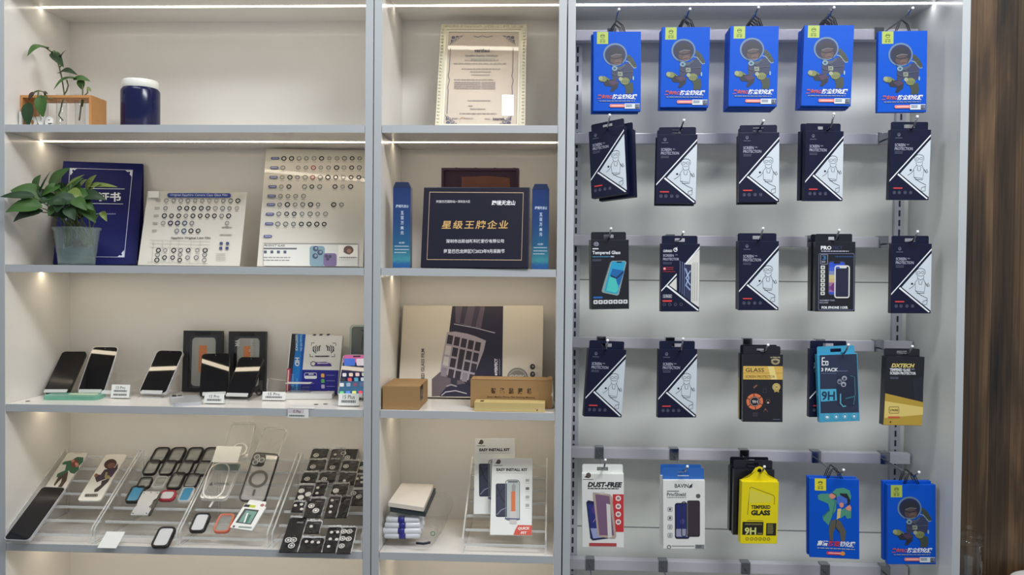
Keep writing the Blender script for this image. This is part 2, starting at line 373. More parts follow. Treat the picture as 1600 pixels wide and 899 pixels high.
# ------------------------------------------------------------------ hanging packs
def pack_body(t, w, h, d, m, tab=None, tabm=None, tabw=None, tabx=0, taby=None, c=.0008):
    b = MB(); b.cbox(-w/2, w/2, 0, d, -h/2, h/2, m, c); b.build('box_body', t)
    if tab:
        tw = tabw or w*.93; b = MB(); n = 6
        o = rr(tabx, h/2+tab/2-.002, tw, tab+.004, .004, n); i = [(tabx+(x-tabx)*.27/(tw/w), h/2+tab*.46+(z-(h/2+tab/2-.002))*.36) for x, z in o]
        ty = d*.55 if taby is None else taby
        b.ring(o, i, ty, ty+.0012, tabm or m); b.build('hang_tab', t)
LGREY = P(168, 170, 190); DGREY = P(96, 100, 122); WHITE = P(224, 228, 232); PALE = P(196, 206, 214); INK = P(16, 18, 34); RED = P(206, 62, 66)
def sketch(a, ox=0, oy=0):
    L = INK; wd = 3.2
    a.oring('picture', 425+ox, 428+oy, 42, 33, 3, L); a.oring('picture', 408+ox, 432+oy, 15, 11, 3, L); a.oring('picture', 442+ox, 430+oy, 15, 11, 3, L)
    a.line('picture', [(388+ox, 405+oy), (410+ox, 397+oy), (445+ox, 399+oy), (463+ox, 412+oy)], wd, L)
    a.line('picture', [(398+ox, 460+oy), (404+ox, 482+oy), (428+ox, 492+oy), (450+ox, 480+oy), (455+ox, 458+oy)], wd, L)
    a.line('picture', [(404+ox, 482+oy), (380+ox, 512+oy), (384+ox, 580+oy), (460+ox, 590+oy), (468+ox, 520+oy), (450+ox, 482+oy)], wd, L)
    a.line('picture', [(410+ox, 495+oy), (414+ox, 525+oy), (436+ox, 528+oy), (442+ox, 496+oy)], wd, L)
    a.line('picture', [(380+ox, 520+oy), (362+ox, 545+oy), (330+ox, 565+oy)], wd, L); a.ell('picture', 354+ox, 522+oy, 9, 8, L)
    a.line('picture', [(468+ox, 515+oy), (490+ox, 545+oy), (502+ox, 540+oy), (492+ox, 515+oy), (478+ox, 540+oy)], wd+1, L)
    a.line('picture', [(384+ox, 580+oy), (430+ox, 615+oy), (486+ox, 640+oy), (484+ox, 690+oy), (452+ox, 696+oy)], wd, L); a.line('picture', [(395+ox, 600+oy), (460+ox, 598+oy)], wd, L)
    a.line('picture', [(484+ox, 655+oy), (452+ox, 664+oy), (448+ox, 690+oy)], wd, L)
def screen_pack(label, loc, rot):
    t = thing('screen_protector_pack', label, 'package', loc, rot, 'navy packs with the white triangle')
    pack_body(t, .0945, .165, .016, NAVY, .019)
    a = Art(t, .0945, .165, (175, 195, 518, 765))
    a.poly('triangle_panel', [(266, 550), (517, 272), (517, 742)], PALE)
    a.poly('white_stripe', [(177, 616), (177, 603), (517, 232), (517, 246)], WHITE); a.poly('white_stripe', [(242, 560), (252, 550), (511, 752), (499, 757)], WHITE)
    sketch(a)
    a.oring('logo', 243, 236, 13, 14, 5, DGREY); a.ell('logo', 243, 240, 5, 6, DGREY); a.dash('logo', 213, 260, 273, 267, 1, DGREY, .8)
    a.text('lettering', 211, 308, 300, 332, 'SCREEN', LGREY, .012); a.text('lettering', 312, 312, 332, 321, 'PRO', LGREY, .01); a.text('lettering', 211, 338, 364, 362, 'PROTECTION', LGREY, .012)
    a.dash('lettering', 211, 373, 305, 396, 2, DGREY, .4)
    a.rect('red_label', 210, 664, 288, 674, RED)
    for x in (220, 262, 312, 360): a.oring('icon', x, 705, 13, 13, 3, DGREY); a.rect('icon', x-5, 701, x+5, 710, DGREY)
    a.done(); return t
E14 = Vector((0, 0, EYE))
def L3(x, y, z): return (x, y, EYE+z)
pos = {(2, 1): ((.1345, .062, .2632), (-4.5, -5.8, -30)), (2, 2): ((.2986, .060, .2465), (-.7, .7, -7.7)), (2, 3): ((.4938, .060, .2514), (.3, -.7, -.5)), (2, 4): ((.6463, .060, .2548), (2, -1, 9)), (2, 5): ((.8455, .060, .2584), (2.8, -.3, 2.3)),
 (3, 3): ((.4968, .060, -.0068), (.3, -.6, 1.4)), (3, 5): ((.8535, .060, -.0102), (.8, -.4, 2.1)), (4, 1): ((.1350, .060, -.2693), (2, 2.9, 14)), (4, 2): ((.3081, .060, -.2673), (-.2, .3, 9))}
labs = {(2, 1): 'navy screen protector pack turned and tilted on the second rail, nearest the left post', (2, 2): 'navy screen protector pack with white triangle under the second blue astronaut box', (2, 3): 'navy screen protector pack with white triangle in the middle of the second rail',
 (2, 4): 'bright navy screen protector pack with pale triangle under the fourth blue astronaut box', (2, 5): 'navy screen protector pack with white triangle at the right end of the second rail',
 (3, 3): 'navy screen protector pack with white triangle left of the pack showing a white phone outline', (3, 5): 'navy screen protector pack with white triangle at the right end of the third rail',
 (4, 1): 'navy screen protector pack hanging slightly askew at the left end of the fourth rail', (4, 2): 'navy screen protector pack with white triangle left of the black pack with gold band'}
sp = None
for k in pos:
    loc, rot = pos[k]
    if sp is None: sp = screen_pack(labs[k], L3(*loc), rot); first = k
    else: dup(sp, labs[k], L3(*loc), rot)
body_only = ('box_body', 'hang_tab')
for k, n, dx, dz in (((2, 1), 1, .010, -.004), ((2, 2), 1, -.004, -.003), ((2, 3), 1, .001, -.004), ((2, 4), 1, -.002, .002), ((3, 3), 1, .001, .001)):
    loc, rot = pos[k]; R = Euler([math.radians(a) for a in rot]).to_matrix()
    p = Vector(loc)+R @ Vector((0, .0215, 0))+Vector((dx, 0, dz))
    dup(sp, 'navy pack hidden behind the front pack, ' + {2: 'second', 3: 'third'}[k[0]]+' rail, '+ORD[k[1]-1]+' hook', L3(*p), (rot[0], rot[1]*.8, rot[2]), only=body_only)

# ---- blue boxes: astronaut print
CORD = mat('black_cord', S(24, 22, 26), .6)
def blue_body(t, w=.1135, h=.190, d=.0145, loops=True, ht=.03, lx=0):
    b = MB(); b.cbox(-w/2, w/2, 0, d, -h/2, h/2, BLUE, .0012); b.build('box_body', t)
    b = MB()
    for s in (0, .004): b.tube([(-.016+s, d*.5, h/2-.001), (-.010+s+lx*.4, d*.5, h/2+ht*.55), (lx+s*.5-.002, d*.5, h/2+ht), (.010+s+lx*.4, d*.5, h/2+ht*.62), (.017+s, d*.5, h/2-.001)], .0011, CORD, 6)
    b.build('cord_loop', t)
def tagsq(a, x0, y0, x1, y1, c=(160, 178, 76)):
    g = P(*c); d = P(70, 88, 40); a.rect('sticker', x0, y0, x1, y1, g); w = x1-x0; h = y1-y0
    a.oring('sticker', (x0+x1)/2, y0+h*.36, w*.20, h*.17, w*.05, d); a.rect('sticker', x0+w*.3, y0+h*.29, x0+w*.7, y0+h*.36, d); a.rect('sticker', x0+w*.26, y0+h*.62, x0+w*.74, y0+h*.66, d)
    for q in (.27, .55): a.frame('sticker', x0+w*q, y0+h*.72, x0+w*(q+.18), y0+h*.88, w*.045, d)
def blue_foot(a, red, white, rx, extra=None):
    pass
def astronaut(a, dk=.84):
    c = lambda r, g, b: P(int(r*dk), int(g*dk), int(b*dk))
    D = c(38, 42, 58); V = c(58, 64, 96); O = c(66, 78, 66); GL = c(140, 148, 92)
    a.poly('picture', [(375, 300), (400, 285), (430, 318), (445, 330), (480, 398), (474, 424), (440, 415), (398, 380)], O)
    for q in range(4): a.line('picture', [(388+q*20, 330+q*20), (412+q*19, 312+q*24)], 5, D)
    a.line('picture', [(365, 352), (400, 360), (430, 400), (455, 425), (476, 418)], 9, c(150, 168, 176))
    a.poly('picture', [(228, 440), (300, 440), (372, 372), (418, 384), (446, 440), (440, 520), (400, 560), (330, 560), (300, 520), (262, 560), (232, 545)], V)
    a.poly('picture', [(150, 545), (240, 540), (300, 560), (290, 620), (240, 665), (214, 660), (232, 612), (165, 605), (150, 580)], D)
    a.poly('picture', [(345, 580), (440, 570), (448, 640), (436, 682), (366, 682), (372, 640)], O)
    a.poly('picture', [(190, 560), (260, 545), (300, 575), (240, 600)], c(84, 60, 92))
    a.ell('picture', 262, 288, 120, 116, c(108, 140, 176)); a.ell('picture', 264, 290, 104, 100, c(30, 42, 92))
    pts = []
    for q in range(19):
        an = PI*(1.02+.96*q/18); r = 96 if q % 2 else 76; pts.append((266+r*1.02*math.cos(an), 300+r*math.sin(an)))
    pts += [(352, 340), (330, 380), (250, 385), (205, 350)]
    a.poly('picture', pts, D)
    a.ell('picture', 276, 340, 62, 52, c(92, 74, 76)); a.ell('picture', 292, 362, 34, 27, c(116, 92, 90))
    a.line('picture', [(222, 322), (258, 330), (290, 326), (330, 314)], 11, D); a.line('picture', [(270, 372), (312, 368)], 6, c(60, 30, 34))
    a.line('picture', [(220, 305), (270, 285), (330, 292)], 6, c(140, 140, 150)); 
    a.poly('picture', [(205, 375), (260, 410), (330, 405), (352, 380), (372, 395), (320, 440), (262, 440)], c(82, 92, 110))
    a.ell('picture', 258, 428, 28, 24, c(140, 176, 190)); a.ell('picture', 258, 428, 13, 11, c(60, 84, 120))
    a.rect('picture', 290, 462, 338, 505, c(160, 168, 150)); a.rect('picture', 300, 472, 326, 492, c(110, 126, 110))
    a.ell('picture', 140, 535, 42, 30, GL); a.ell('picture', 118, 528, 22, 24, c(170, 176, 132)); a.line('picture', [(104, 545), (128, 560), (150, 562)], 5, O); a.line('picture', [(170, 520), (205, 545)], 14, c(120, 128, 80))
    a.ell('picture', 362, 556, 46, 36, GL); a.ell('picture', 318, 535, 20, 20, c(176, 184, 150))
    for q in range(4): a.line('picture', [(334+q*20, 548), (338+q*20, 578)], 4, O)
    a.ell('picture', 445, 527, 8, 22, c(150, 190, 220))
    a.line('picture', [(300, 440), (345, 470), (440, 460)], 5, c(100, 110, 130)); a.line('picture', [(232, 480), (262, 500), (300, 490)], 5, c(100, 110, 130))
def blue_astro(label, loc, rot, ht=.03, lx=0):
    t = thing('screen_protector_box', label, 'package', loc, rot, 'blue boxes with an astronaut')
    blue_body(t, ht=ht, lx=lx)
    a = Art(t, .1135, .190, (45, 55, 522, 857))
    tagsq(a, 80, 58, 192, 180); astronaut(a)
    a.text('lettering', 84, 690, 236, 738, '黑金PRO', P(196, 84, 54), .02, .25); a.text('lettering', 236, 688, 486, 738, '防尘钢化膜', P(226, 228, 232), .03, .25)
    a.dash('lettering', 104, 752, 462, 768, 1, P(126, 134, 150), .6)
    a.rect('salmon_label', 208, 788, 368, 820, P(214, 120, 110), 12); a.dash('salmon_label', 225, 798, 350, 810, 1, P(240, 190, 180), .9)
    a.rect('price_label', 360, 782, 510, 834, P(198, 206, 214)); a.dash('price_label', 370, 792, 455, 822, 2, P(60, 68, 92), .6); a.rect('price_label', 464, 788, 508, 832, P(18, 22, 44))
    for q in (472, 486, 496): a.rect('price_label', q, 792, q+5, 822, P(150, 160, 180))
    a.done(); return t
R1 = [((.1548, .060, .4792), (-.5, -.4, 2), .028), ((.3161, .060, .4888), (.5, .4, -1.2), .026), ((.4774, .060, .4909), (0, .6, -1.8), .025), ((.6504, .060, .4921), (.5, 1.3, -4.3), .027), ((.8243, .060, .4777), (1, -.7, .6), .030)]
RL = ['blue astronaut box hanging by cords at the left end of the top rail', 'blue astronaut box at the front of the second stack along the top rail', 'blue astronaut box at the front of the middle stack on the top rail', 'blue astronaut box at the front of the thick fourth stack on the top rail', 'blue astronaut box alone at the right end of the top rail']
ab = None; CNT = [2, 3, 4, 4, 1]
for i, (loc, rot, ht) in enumerate(R1):
    o = ab = blue_astro(RL[i], L3(*loc), rot, ht) if ab is None else ab
    if i: o = dup(ab, RL[i], L3(*loc), rot)
    R = Euler([math.radians(a) for a in rot]).to_matrix()
    for q in range(1, CNT[i]):
        p = Vector(loc)+R @ Vector((0, .0155*q, 0))+Vector((-.003*(i == 0)-.0008*q, 0, -.0015-.001*((q*7+i) % 3)))
        dup(ab, 'blue box, %s from the front in the %s stack on the top rail' % (['', 'second', 'third', 'fourth'][q], ORD[i].replace(' from the left', '-left').replace(' from the right', '-right')), L3(*p), rot, only=('box_body', 'cord_loop'), group='blue boxes behind others')
loc, rot = (.8649, .060, -.5960), (-.5, -1, .8)
o = dup(ab, 'blue astronaut box hanging at the right end of the fifth rail', L3(*loc), rot)
dup(ab, 'blue box tucked behind the astronaut box at the right end of the fifth rail', L3(loc[0]-.004, loc[1]+.0155, loc[2]+.005), rot, only=('box_body', 'cord_loop'), group='blue boxes behind others')
t = thing('screen_protector_box', 'blue box with a figure in a green jacket, hanging on the fifth rail', 'package', L3(.6836, .060, -.5860), (0, -1.2, -8))
blue_body(t, ht=.024)
a = Art(t, .1135, .190, (45, 108, 514, 858)); tagsq(a, 98, 106, 204, 220, (214, 204, 46))  # sticker yellower than on the top rail: lighting put into its colour
G1, G2, SK, PT, DK = P(70, 140, 118), P(44, 104, 92), P(206, 134, 118), P(84, 82, 72), P(22, 30, 40)
a.poly('picture', [(124, 268), (150, 250), (235, 246), (250, 285), (300, 310), (296, 400), (262, 452), (226, 548), (176, 500), (170, 460), (240, 410), (222, 342), (130, 305)], G1)
a.poly('picture', [(330, 400), (400, 370), (440, 380), (436, 470), (400, 478), (380, 445), (335, 480)], G1); a.line('picture', [(236, 400), (190, 452), (176, 470)], 10, G2); a.line('picture', [(250, 285), (290, 320), (262, 452)], 8, G2)
a.poly('picture', [(262, 232), (300, 196), (370, 186), (425, 210), (440, 270), (420, 330), (300, 300)], G1); a.poly('picture', [(330, 240), (400, 240), (430, 300), (420, 350), (370, 320)], DK)
a.poly('picture', [(295, 280), (340, 258), (400, 290), (404, 330), (360, 350), (310, 345)], P(60, 100, 190)); a.ell('picture', 262, 268, 30, 26, SK); a.poly('picture', [(385, 372), (425, 345), (440, 372), (430, 402), (400, 398)], SK); a.ell('picture', 348, 350, 20, 24, SK)
a.poly('picture', [(310, 388), (345, 382), (335, 470), (302, 488)], P(196, 180, 130)); a.line('picture', [(262, 240), (300, 262), (296, 300)], 7, DK)
a.poly('picture', [(245, 500), (300, 486), (340, 505), (388, 600), (378, 690), (342, 690), (330, 612), (292, 560), (268, 620), (270, 690), (236, 690), (226, 590)], PT); a.line('picture', [(300, 490), (290, 560), (330, 610)], 6, DK)
a.text('lettering', 116, 692, 222, 745, '高清', WHITE, .03, .25); a.text('lettering', 220, 692, 334, 745, '防窥', P(200, 52, 60), .03, .25); a.text('lettering', 332, 692, 476, 745, '钢化膜', WHITE, .03, .25); a.dash('lettering', 118, 760, 470, 776, 1, P(150, 160, 176), .6)
a.rect('red_label', 204, 795, 372, 824, P(206, 60, 78), 12); a.dash('red_label', 225, 803, 340, 815, 1, P(240, 180, 180), .9); a.ell('red_label', 356, 808, 22, 20, P(214, 140, 60)); a.done()
dup(ab, 'blue box tucked behind the box with the green jacket figure', L3(.6836-.001, .0765, -.5845), (0, -1, -7), only=('box_body', 'cord_loop'), group='blue boxes behind others')

def pack(name, label, key, w, h, d, body, tab=.019, tabm=None, **kw):
    loc, rot = key; t = thing(name, label, 'package', L3(*loc), rot); pack_body(t, w, h, d, body, tab, tabm, **kw); return t
BK = mat('black_glossy_card', S(16, 18, 30), .3, coat=.2)
# third rail, leftmost: Tempered Glass
t = pack('tempered_glass_pack', 'dark navy pack showing a tilted phone with a teal screen, left end of third rail', ((.1438, .060, -.0072), (.3, -1.1, 12)), .0936, .167, .022, BK)
a = Art(t, .0936, .167, (180, 186, 488, 752))
a.oring('logo', 222, 220, 20, 17, 4, LGREY); a.text('logo', 211, 211, 233, 230, '9H', LGREY, .01); a.dash('logo', 192, 254, 240, 266, 1, WHITE, .8)
a.text('lettering', 190, 276, 418, 312, 'Tempered Glass', WHITE, .02); a.dash('lettering', 190, 320, 335, 328, 1, P(60, 130, 170), .9); a.rect('lettering', 340, 318, 366, 329, LGREY); a.dash('lettering', 190, 345, 290, 364, 2, DGREY, .4)
PHQ = [(345, 362), (463, 362), (400, 636), (265, 612)]
a.poly('picture', [(350, 358), (455, 358), (468, 370), (404, 634), (388, 642), (270, 615), (262, 600), (338, 368)], P(130, 150, 150)); a.poly('picture', [(356, 364), (450, 364), (458, 372), (394, 622), (380, 630), (292, 608), (286, 596), (346, 370)], P(34, 150, 190))
a.poly('picture', [(352, 420), (450, 440), (410, 560), (330, 490)], P(20, 96, 160)); a.poly('picture', [(330, 480), (380, 500), (400, 590), (378, 620), (300, 600)], P(70, 186, 180)); a.line('picture', [(338, 480), (385, 500), (440, 450)], 14, P(10, 46, 84)); a.rect('picture', 386, 364, 430, 374, INK, 4)
a.line('picture', [(330, 370), (262, 600)], 4, P(60, 76, 80))
a.rect('blue_label', 196, 648, 270, 662, P(24, 100, 176)); 
for q in range(7): a.rect('icon', 196+q*40.5, 676, 231+q*40.5, 708, P(206, 208, 210), 5); a.rect('icon', 206+q*40.5, 686, 220+q*40.5, 698, P(60, 60, 66), 3)
a.done()
# third rail, second: SCREEN PROTECTOR
t = pack('screen_protector_pack', 'navy pack with a stack of glass sheets drawn on it and a 2 PACK mark', ((.3113, .060, -.0131), (.7, -.4, 6.9)), .0938, .163, .016, NAVY)
a = Art(t, .0938, .163, (757, 217, 1073, 777))
a.poly('triangle_panel', [(952, 388), (1071, 262), (1071, 742), (1000, 692), (1004, 390)], P(206, 206, 200)); a.poly('triangle_panel', [(824, 560), (884, 496), (886, 604)], P(206, 206, 200))
a.poly('white_stripe', [(760, 612), (760, 600), (884, 462), (884, 478)], WHITE); a.poly('white_stripe', [(948, 386), (1071, 238), (1071, 254), (962, 388)], WHITE); a.poly('white_stripe', [(800, 570), (812, 560), (1071, 764), (1060, 770)], WHITE)
for q, x in enumerate((912, 930, 946)): a.line('picture', [(x, 360+q*6), (x, 620+q*14)], 5, P(110, 120, 160))
a.poly('picture', [(950, 390), (1003, 390), (1003, 694), (950, 654)], P(40, 50, 80)); a.line('picture', [(954, 420), (985, 500), (960, 560), (998, 600)], 14, P(130, 150, 190)); a.line('picture', [(998, 440), (960, 500), (998, 560)], 8, P(170, 190, 220))
for x in (1018, 1034, 1052): a.line('picture', [(x, 372), (x, 690)], 4, P(150, 150, 146))
a.text('logo', 772, 268, 846, 288, 'CURNAGO', WHITE, .03, .2); a.oring('logo', 872, 268, 17, 17, 6, WHITE); a.poly('logo', [(866, 268), (886, 244), (886, 268)], WHITE)
a.text('lettering', 771, 305, 858, 326, 'SCREEN', LGREY, .02); a.text('lettering', 874, 305, 890, 315, 'PRO', LGREY); a.text('lettering', 771, 335, 902, 356, 'PROTECTOR', LGREY, .02); a.dash('lettering', 771, 372, 870, 392, 2, DGREY, .4)
a.rect('red_label', 772, 412, 796, 436, RED); a.rect('red_label', 778, 418, 790, 428, WHITE); a.dash('red_label', 800, 410, 876, 440, 2, P(150, 40, 56), .5); a.rect('red_label', 772, 446, 872, 451, P(150, 40, 56))
a.frame('lettering', 772, 636, 846, 664, 3, LGREY); a.text('lettering', 780, 642, 840, 658, '2 PACK', WHITE, .02); a.rect('red_label', 770, 682, 846, 696, RED)
for x in (784, 830, 876, 922): a.oring('icon', x, 718, 12, 12, 3, DGREY)
a.done()
# third rail, fourth: PROTECT
t = pack('tempered_glass_pack', 'black pack with a colourful phone behind a white phone outline', ((.6764, .060, -.0073), (.3, -.5, 3.9)), .0955, .166, .020, BK)
a = Art(t, .0955, .166, (796, 200, 1147, 774))
a.text('lettering', 842, 234, 936, 266, 'PRO', WHITE, .04); a.text('lettering', 940, 236, 1034, 264, 'TECT', P(46, 56, 92), .02); a.dash('lettering', 846, 274, 1088, 284, 1, LGREY, .8)
a.frame('white_outline', 824, 296, 1138, 764, 4, P(110, 120, 150), 8)
a.frame('icon', 840, 304, 904, 386, 3, LGREY, 4); a.text('icon', 858, 314, 888, 350, '3', P(60, 110, 170), .03); a.dash('icon', 850, 358, 896, 376, 2, LGREY, .5)
for q in range(7): a.rect('icon', 842, 396+q*35.5, 880, 426+q*35.5, P(200, 200, 196), 5); a.rect('icon', 854, 404+q*35.5, 868, 418+q*35.5, P(56, 56, 64), 3)
a.dash('lettering', 966, 318, 1128, 330, 1, P(40, 70, 120), .8)
a.rect('picture', 908, 360, 1058, 640, P(50, 56, 80), 22); a.rect('picture', 915, 368, 1050, 632, P(40, 76, 190), 18)
for q, c in enumerate(((60, 90, 190), (120, 130, 170), (190, 180, 130), (190, 170, 120), (150, 110, 140), (120, 70, 130), (140, 100, 160))): a.rect('picture', 915, 410+q*31, 1050, 442+q*31-(14 if q == 6 else 0), P(*c))
a.ell('picture', 985, 575, 55, 40, P(100, 50, 110)); a.rect('picture', 955, 362, 1012, 380, INK, 8)
a.frame('white_outline', 962, 394, 1098, 664, 11, P(206, 206, 204), 12); a.rect('white_outline', 1006, 400, 1070, 418, P(206, 206, 204), 8); a.rect('picture', 975, 420, 1086, 650, P(30, 34, 60), 3)
a.text('lettering', 834, 676, 968, 688, 'ALIGNMENT TOOL', LGREY, .02); a.text('lettering', 834, 695, 910, 706, 'INCLUDED', LGREY, .02); a.text('lettering', 852, 730, 1084, 752, 'FOR IPHONE 11/XR', WHITE, .04)
a.done()
dup(t, 'black pack barely visible behind the pack with the white phone outline', L3(.672, .0815, -.0075), (.3, -.5, 3.9), only=body_only)
# fourth rail, middle: GLASS with gold band
GOLD = P(206, 170, 84); GOLDD = P(170, 132, 58)
t = pack('tempered_glass_pack', 'black pack with a gold GLASS band and round orange 9H emblem', ((.5102, .060, -.2760), (.2, -.6, -.9)), .0943, .162, .020, BK)
a = Art(t, .0943, .162, (214, 236, 546, 793))
a.text('logo', 442, 254, 524, 266, 'SUPERIOR', P(200, 190, 150), .01); a.ell('logo', 484, 294, 36, 26, P(150, 140, 104)); a.ell('logo', 484, 290, 20, 16, P(60, 56, 54)); a.line('logo', [(448, 280), (520, 280)], 5, P(200, 190, 150))
a.rect('gold_band', 217, 332, 545, 442, GOLD); a.rect('gold_band', 217, 386, 545, 390, GOLDD); a.poly('gold_band', [(420, 333), (470, 333), (500, 441), (450, 441)], P(226, 204, 130))
a.text('lettering', 236, 348, 390, 380, 'GLASS', P(60, 48, 30), .01); a.text('lettering', 236, 408, 480, 428, 'SCREEN PROTECTOR', P(120, 92, 44), .01)
a.oring('emblem', 314, 624, 69, 66, 24, P(214, 112, 70))
for q in range(6): an = q*PI/3+.4; a.line('emblem', [(314+42*math.cos(an), 624+42*math.sin(an)), (314+70*math.cos(an), 624+68*math.sin(an))], 6, BK)
a.oring('emblem', 314, 624, 40, 38, 4, P(190, 160, 150)); a.text('emblem', 292, 612, 340, 640, '9H', P(190, 180, 180), .03)
a.ell('medal', 492, 503, 33, 32, P(196, 176, 110)); a.oring('medal', 492, 503, 27, 26, 4, P(140, 116, 60)); a.poly('medal', [(474, 530), (512, 530), (514, 548), (494, 540), (476, 548)], P(176, 150, 84)); a.text('medal', 479, 494, 505, 512, 'OK', P(120, 96, 50), .02)
BR = P(124, 82, 70)
a.poly('icon', [(300, 505), (330, 482), (336, 492), (306, 518)], BR); a.frame('icon', 380, 516, 410, 552, 3, P(70, 66, 80), 4); a.oring('icon', 424, 622, 17, 19, 3, BR); a.ell('icon', 424, 632, 8, 8, P(190, 170, 170)); a.line('icon', [(386, 708), (402, 678), (420, 708)], 4, BR); a.ell('icon', 402, 688, 7, 8, BR); a.rect('icon', 294, 712, 340, 748, P(52, 44, 58), 5); a.dash('icon', 466, 766, 526, 774, 1, DGREY, .8)
a.done()
t2 = pack('tempered_glass_pack', 'black pack with a gold side strip, behind the pack with the GLASS band', ((.5075, .0825, -.2745), (.2, -.6, -.9)), .0943, .162, .018, BK)
b = MB(); b.box(-.0943/2-.0005, -.0943/2+.0002, .002, .016, -.078, .02, mat('gold_foil', S(196, 170, 84), .3, .6)); b.build('gold_strip', t2)
# fourth rail, fourth: teal 3 PACK, and the navy pack behind
dup(sp, 'navy pack with white stripes mostly covered by the teal 3 PACK box', L3(.6730, .0815, -.2640), (0, 0, 3))
TEAL = mat('teal_card', S(56, 150, 186), .35, coat=.15)
t = pack('tempered_glass_pack', 'teal and navy 3 PACK box tilted on the fourth rail', ((.6875, .0575, -.2721), (-.3, -2.9, 1.8)), .0956, .161, .016, TEAL, .019)
a = Art(t, .0956, .161, [(822, 238), (1162, 224), (1180, 780), (848, 796)])
a.poly('front_panel', [(843, 240), (1156, 228), (1172, 712), (856, 722)], P(38, 46, 72))
a.rect('logo', 862, 258, 870, 326, WHITE)
for y, x1 in ((258, 888), (288, 890), (318, 888)): a.rect('logo', 862, y, x1, y+8, WHITE)
a.frame('logo', 892, 290, 918, 326, 7, WHITE); a.rect('logo', 892, 288, 916, 296, WHITE); a.text('lettering', 858, 346, 1000, 376, '3 PACK', WHITE, .03); a.dash('lettering', 860, 388, 985, 398, 1, P(80, 90, 120), .8); a.dash('lettering', 990, 368, 1080, 378, 1, P(90, 100, 130), .8)
a.rect('picture', 990, 406, 1142, 660, P(28, 38, 62), 26); a.ell('picture', 1052, 432, 22, 20, P(150, 156, 166)); a.ell('picture', 1012, 460, 20, 22, P(120, 126, 140)); a.ell('picture', 1045, 482, 22, 22, P(150, 156, 166))
for x, y in ((1052, 432), (1012, 460), (1045, 482)): a.ell('picture', x, y+4, 11, 11, P(50, 56, 74))
a.line('picture', [(1020, 560), (1020, 640), (1042, 664), (1066, 660)], 9, P(90, 170, 190)); a.line('picture', [(1100, 410), (1136, 420), (1142, 560), (1128, 650)], 5, P(60, 120, 140)); a.line('picture', [(1060, 600), (1140, 580)], 9, P(40, 110, 120))
a.poly('badge', [(852, 524), (984, 520), (990, 616), (858, 626)], P(70, 164, 196)); a.text('badge', 862, 540, 974, 616, '9H', P(24, 50, 78), .03)
for q, x in enumerate((910, 985, 1056, 1132)): a.oring('icon', x, 750-q*3, 21, 24, 4, P(130, 190, 210)); a.ell('icon', x, 752-q*3, 9 if q else 13, 11, P(206, 226, 234))
a.done()
# fourth rail, rightmost: gold wedge
t = pack('tempered_glass_pack', 'black pack with a slanted gold lower half at the right end of the fourth rail', ((.8416, .060, -.2776), (1.5, .7, 5.6)), .0935, .1645, .022, BK, .018, tabx=-.003)
a = Art(t, .0935, .1645, [(105, 110), (242, 110), (232, 359), (90, 357)])
a.poly('gold_panel', [(99, 240), (238, 272), (232, 358), (90, 356)], P(176, 146, 56)); a.poly('gold_panel', [(97, 268), (237, 290), (236, 318), (94, 330)], P(214, 192, 110))
a.text('lettering', 122, 134, 206, 148, 'DXTECH', P(206, 190, 110), .05, .3); a.text('lettering', 117, 151, 190, 161, 'TEMPERED GLASS', WHITE, .03); a.text('lettering', 194, 151, 206, 156, 'PRO', LGREY); a.text('lettering', 117, 163, 210, 173, 'SCREEN PROTECTOR', WHITE, .03); a.dash('lettering', 117, 182, 158, 190, 2, DGREY, .5)
a.poly('picture', [(196, 190), (238, 176), (236, 270), (206, 262)], P(30, 32, 46)); a.frame('badge', 111, 288, 148, 313, 1.6, P(80, 60, 20), 3); a.text('badge', 115, 297, 144, 305, '2 PACKS', P(60, 46, 18), .03); a.rect('red_label', 108, 324, 150, 331, P(196, 84, 60)); a.ell('icon', 116, 345, 3, 4, P(90, 70, 30))
a.done()
# fifth rail, leftmost: DUST-FREE
t = pack('installation_kit_box', 'white DUST-FREE box with red side panel at the left end of the fifth rail', ((.1329, .060, -.5785), (.1, -.8, -.4)), .1005, .1785, .020, WHITEC, .021, tabw=.098)
a = Art(t, .1005, .1785, (78, 250, 350, 722))
MK = P(60, 46, 44)
def mascot_mark(a, x, y, r):   # small round emblem
    a.ell('logo', x+r*.25, y-r*.1, r*.85, r*.9, MK); a.poly('logo', [(x-r*1.2, y+r*.55), (x-r*.3, y-r*.3), (x+r*.4, y+r*.9)], MK); a.oring('logo', x+r*.3, y-r*.15, r*.5, r*.5, r*.14, P(150, 130, 120))
mascot_mark(a, 116, 262, 19); a.dash('logo', 84, 284, 152, 291, 1, P(90, 90, 94), .7)
a.text('lettering', 114, 302, 340, 336, 'DUST-FREE', P(30, 30, 38), .05, .22); a.dash('lettering', 116, 340, 316, 350, 1, P(60, 60, 66), .8)
a.rect('red_panel', 278, 380, 349, 622, P(196, 50, 56))
for y in (406, 458, 508, 558): a.ell('red_panel', 314, y, 18, 18, P(226, 216, 214)); a.oring('red_panel', 314, y, 9, 9, 3, P(180, 60, 66)); a.rect('red_panel', 306, y-3, 322, y+3, P(70, 60, 70))
a.poly('picture', [(106, 432), (118, 420), (238, 444), (246, 664), (148, 678), (132, 664)], P(26, 30, 72)); a.poly('picture', [(114, 440), (232, 456), (238, 655), (150, 666), (138, 656)], P(40, 46, 120)); a.poly('picture', [(132, 600), (236, 600), (238, 655), (150, 666)], P(150, 160, 200)); a.line('picture', [(150, 560), (166, 536), (190, 556)], 5, P(150, 130, 170)); a.ell('picture', 175, 480, 36, 32, P(80, 50, 130))
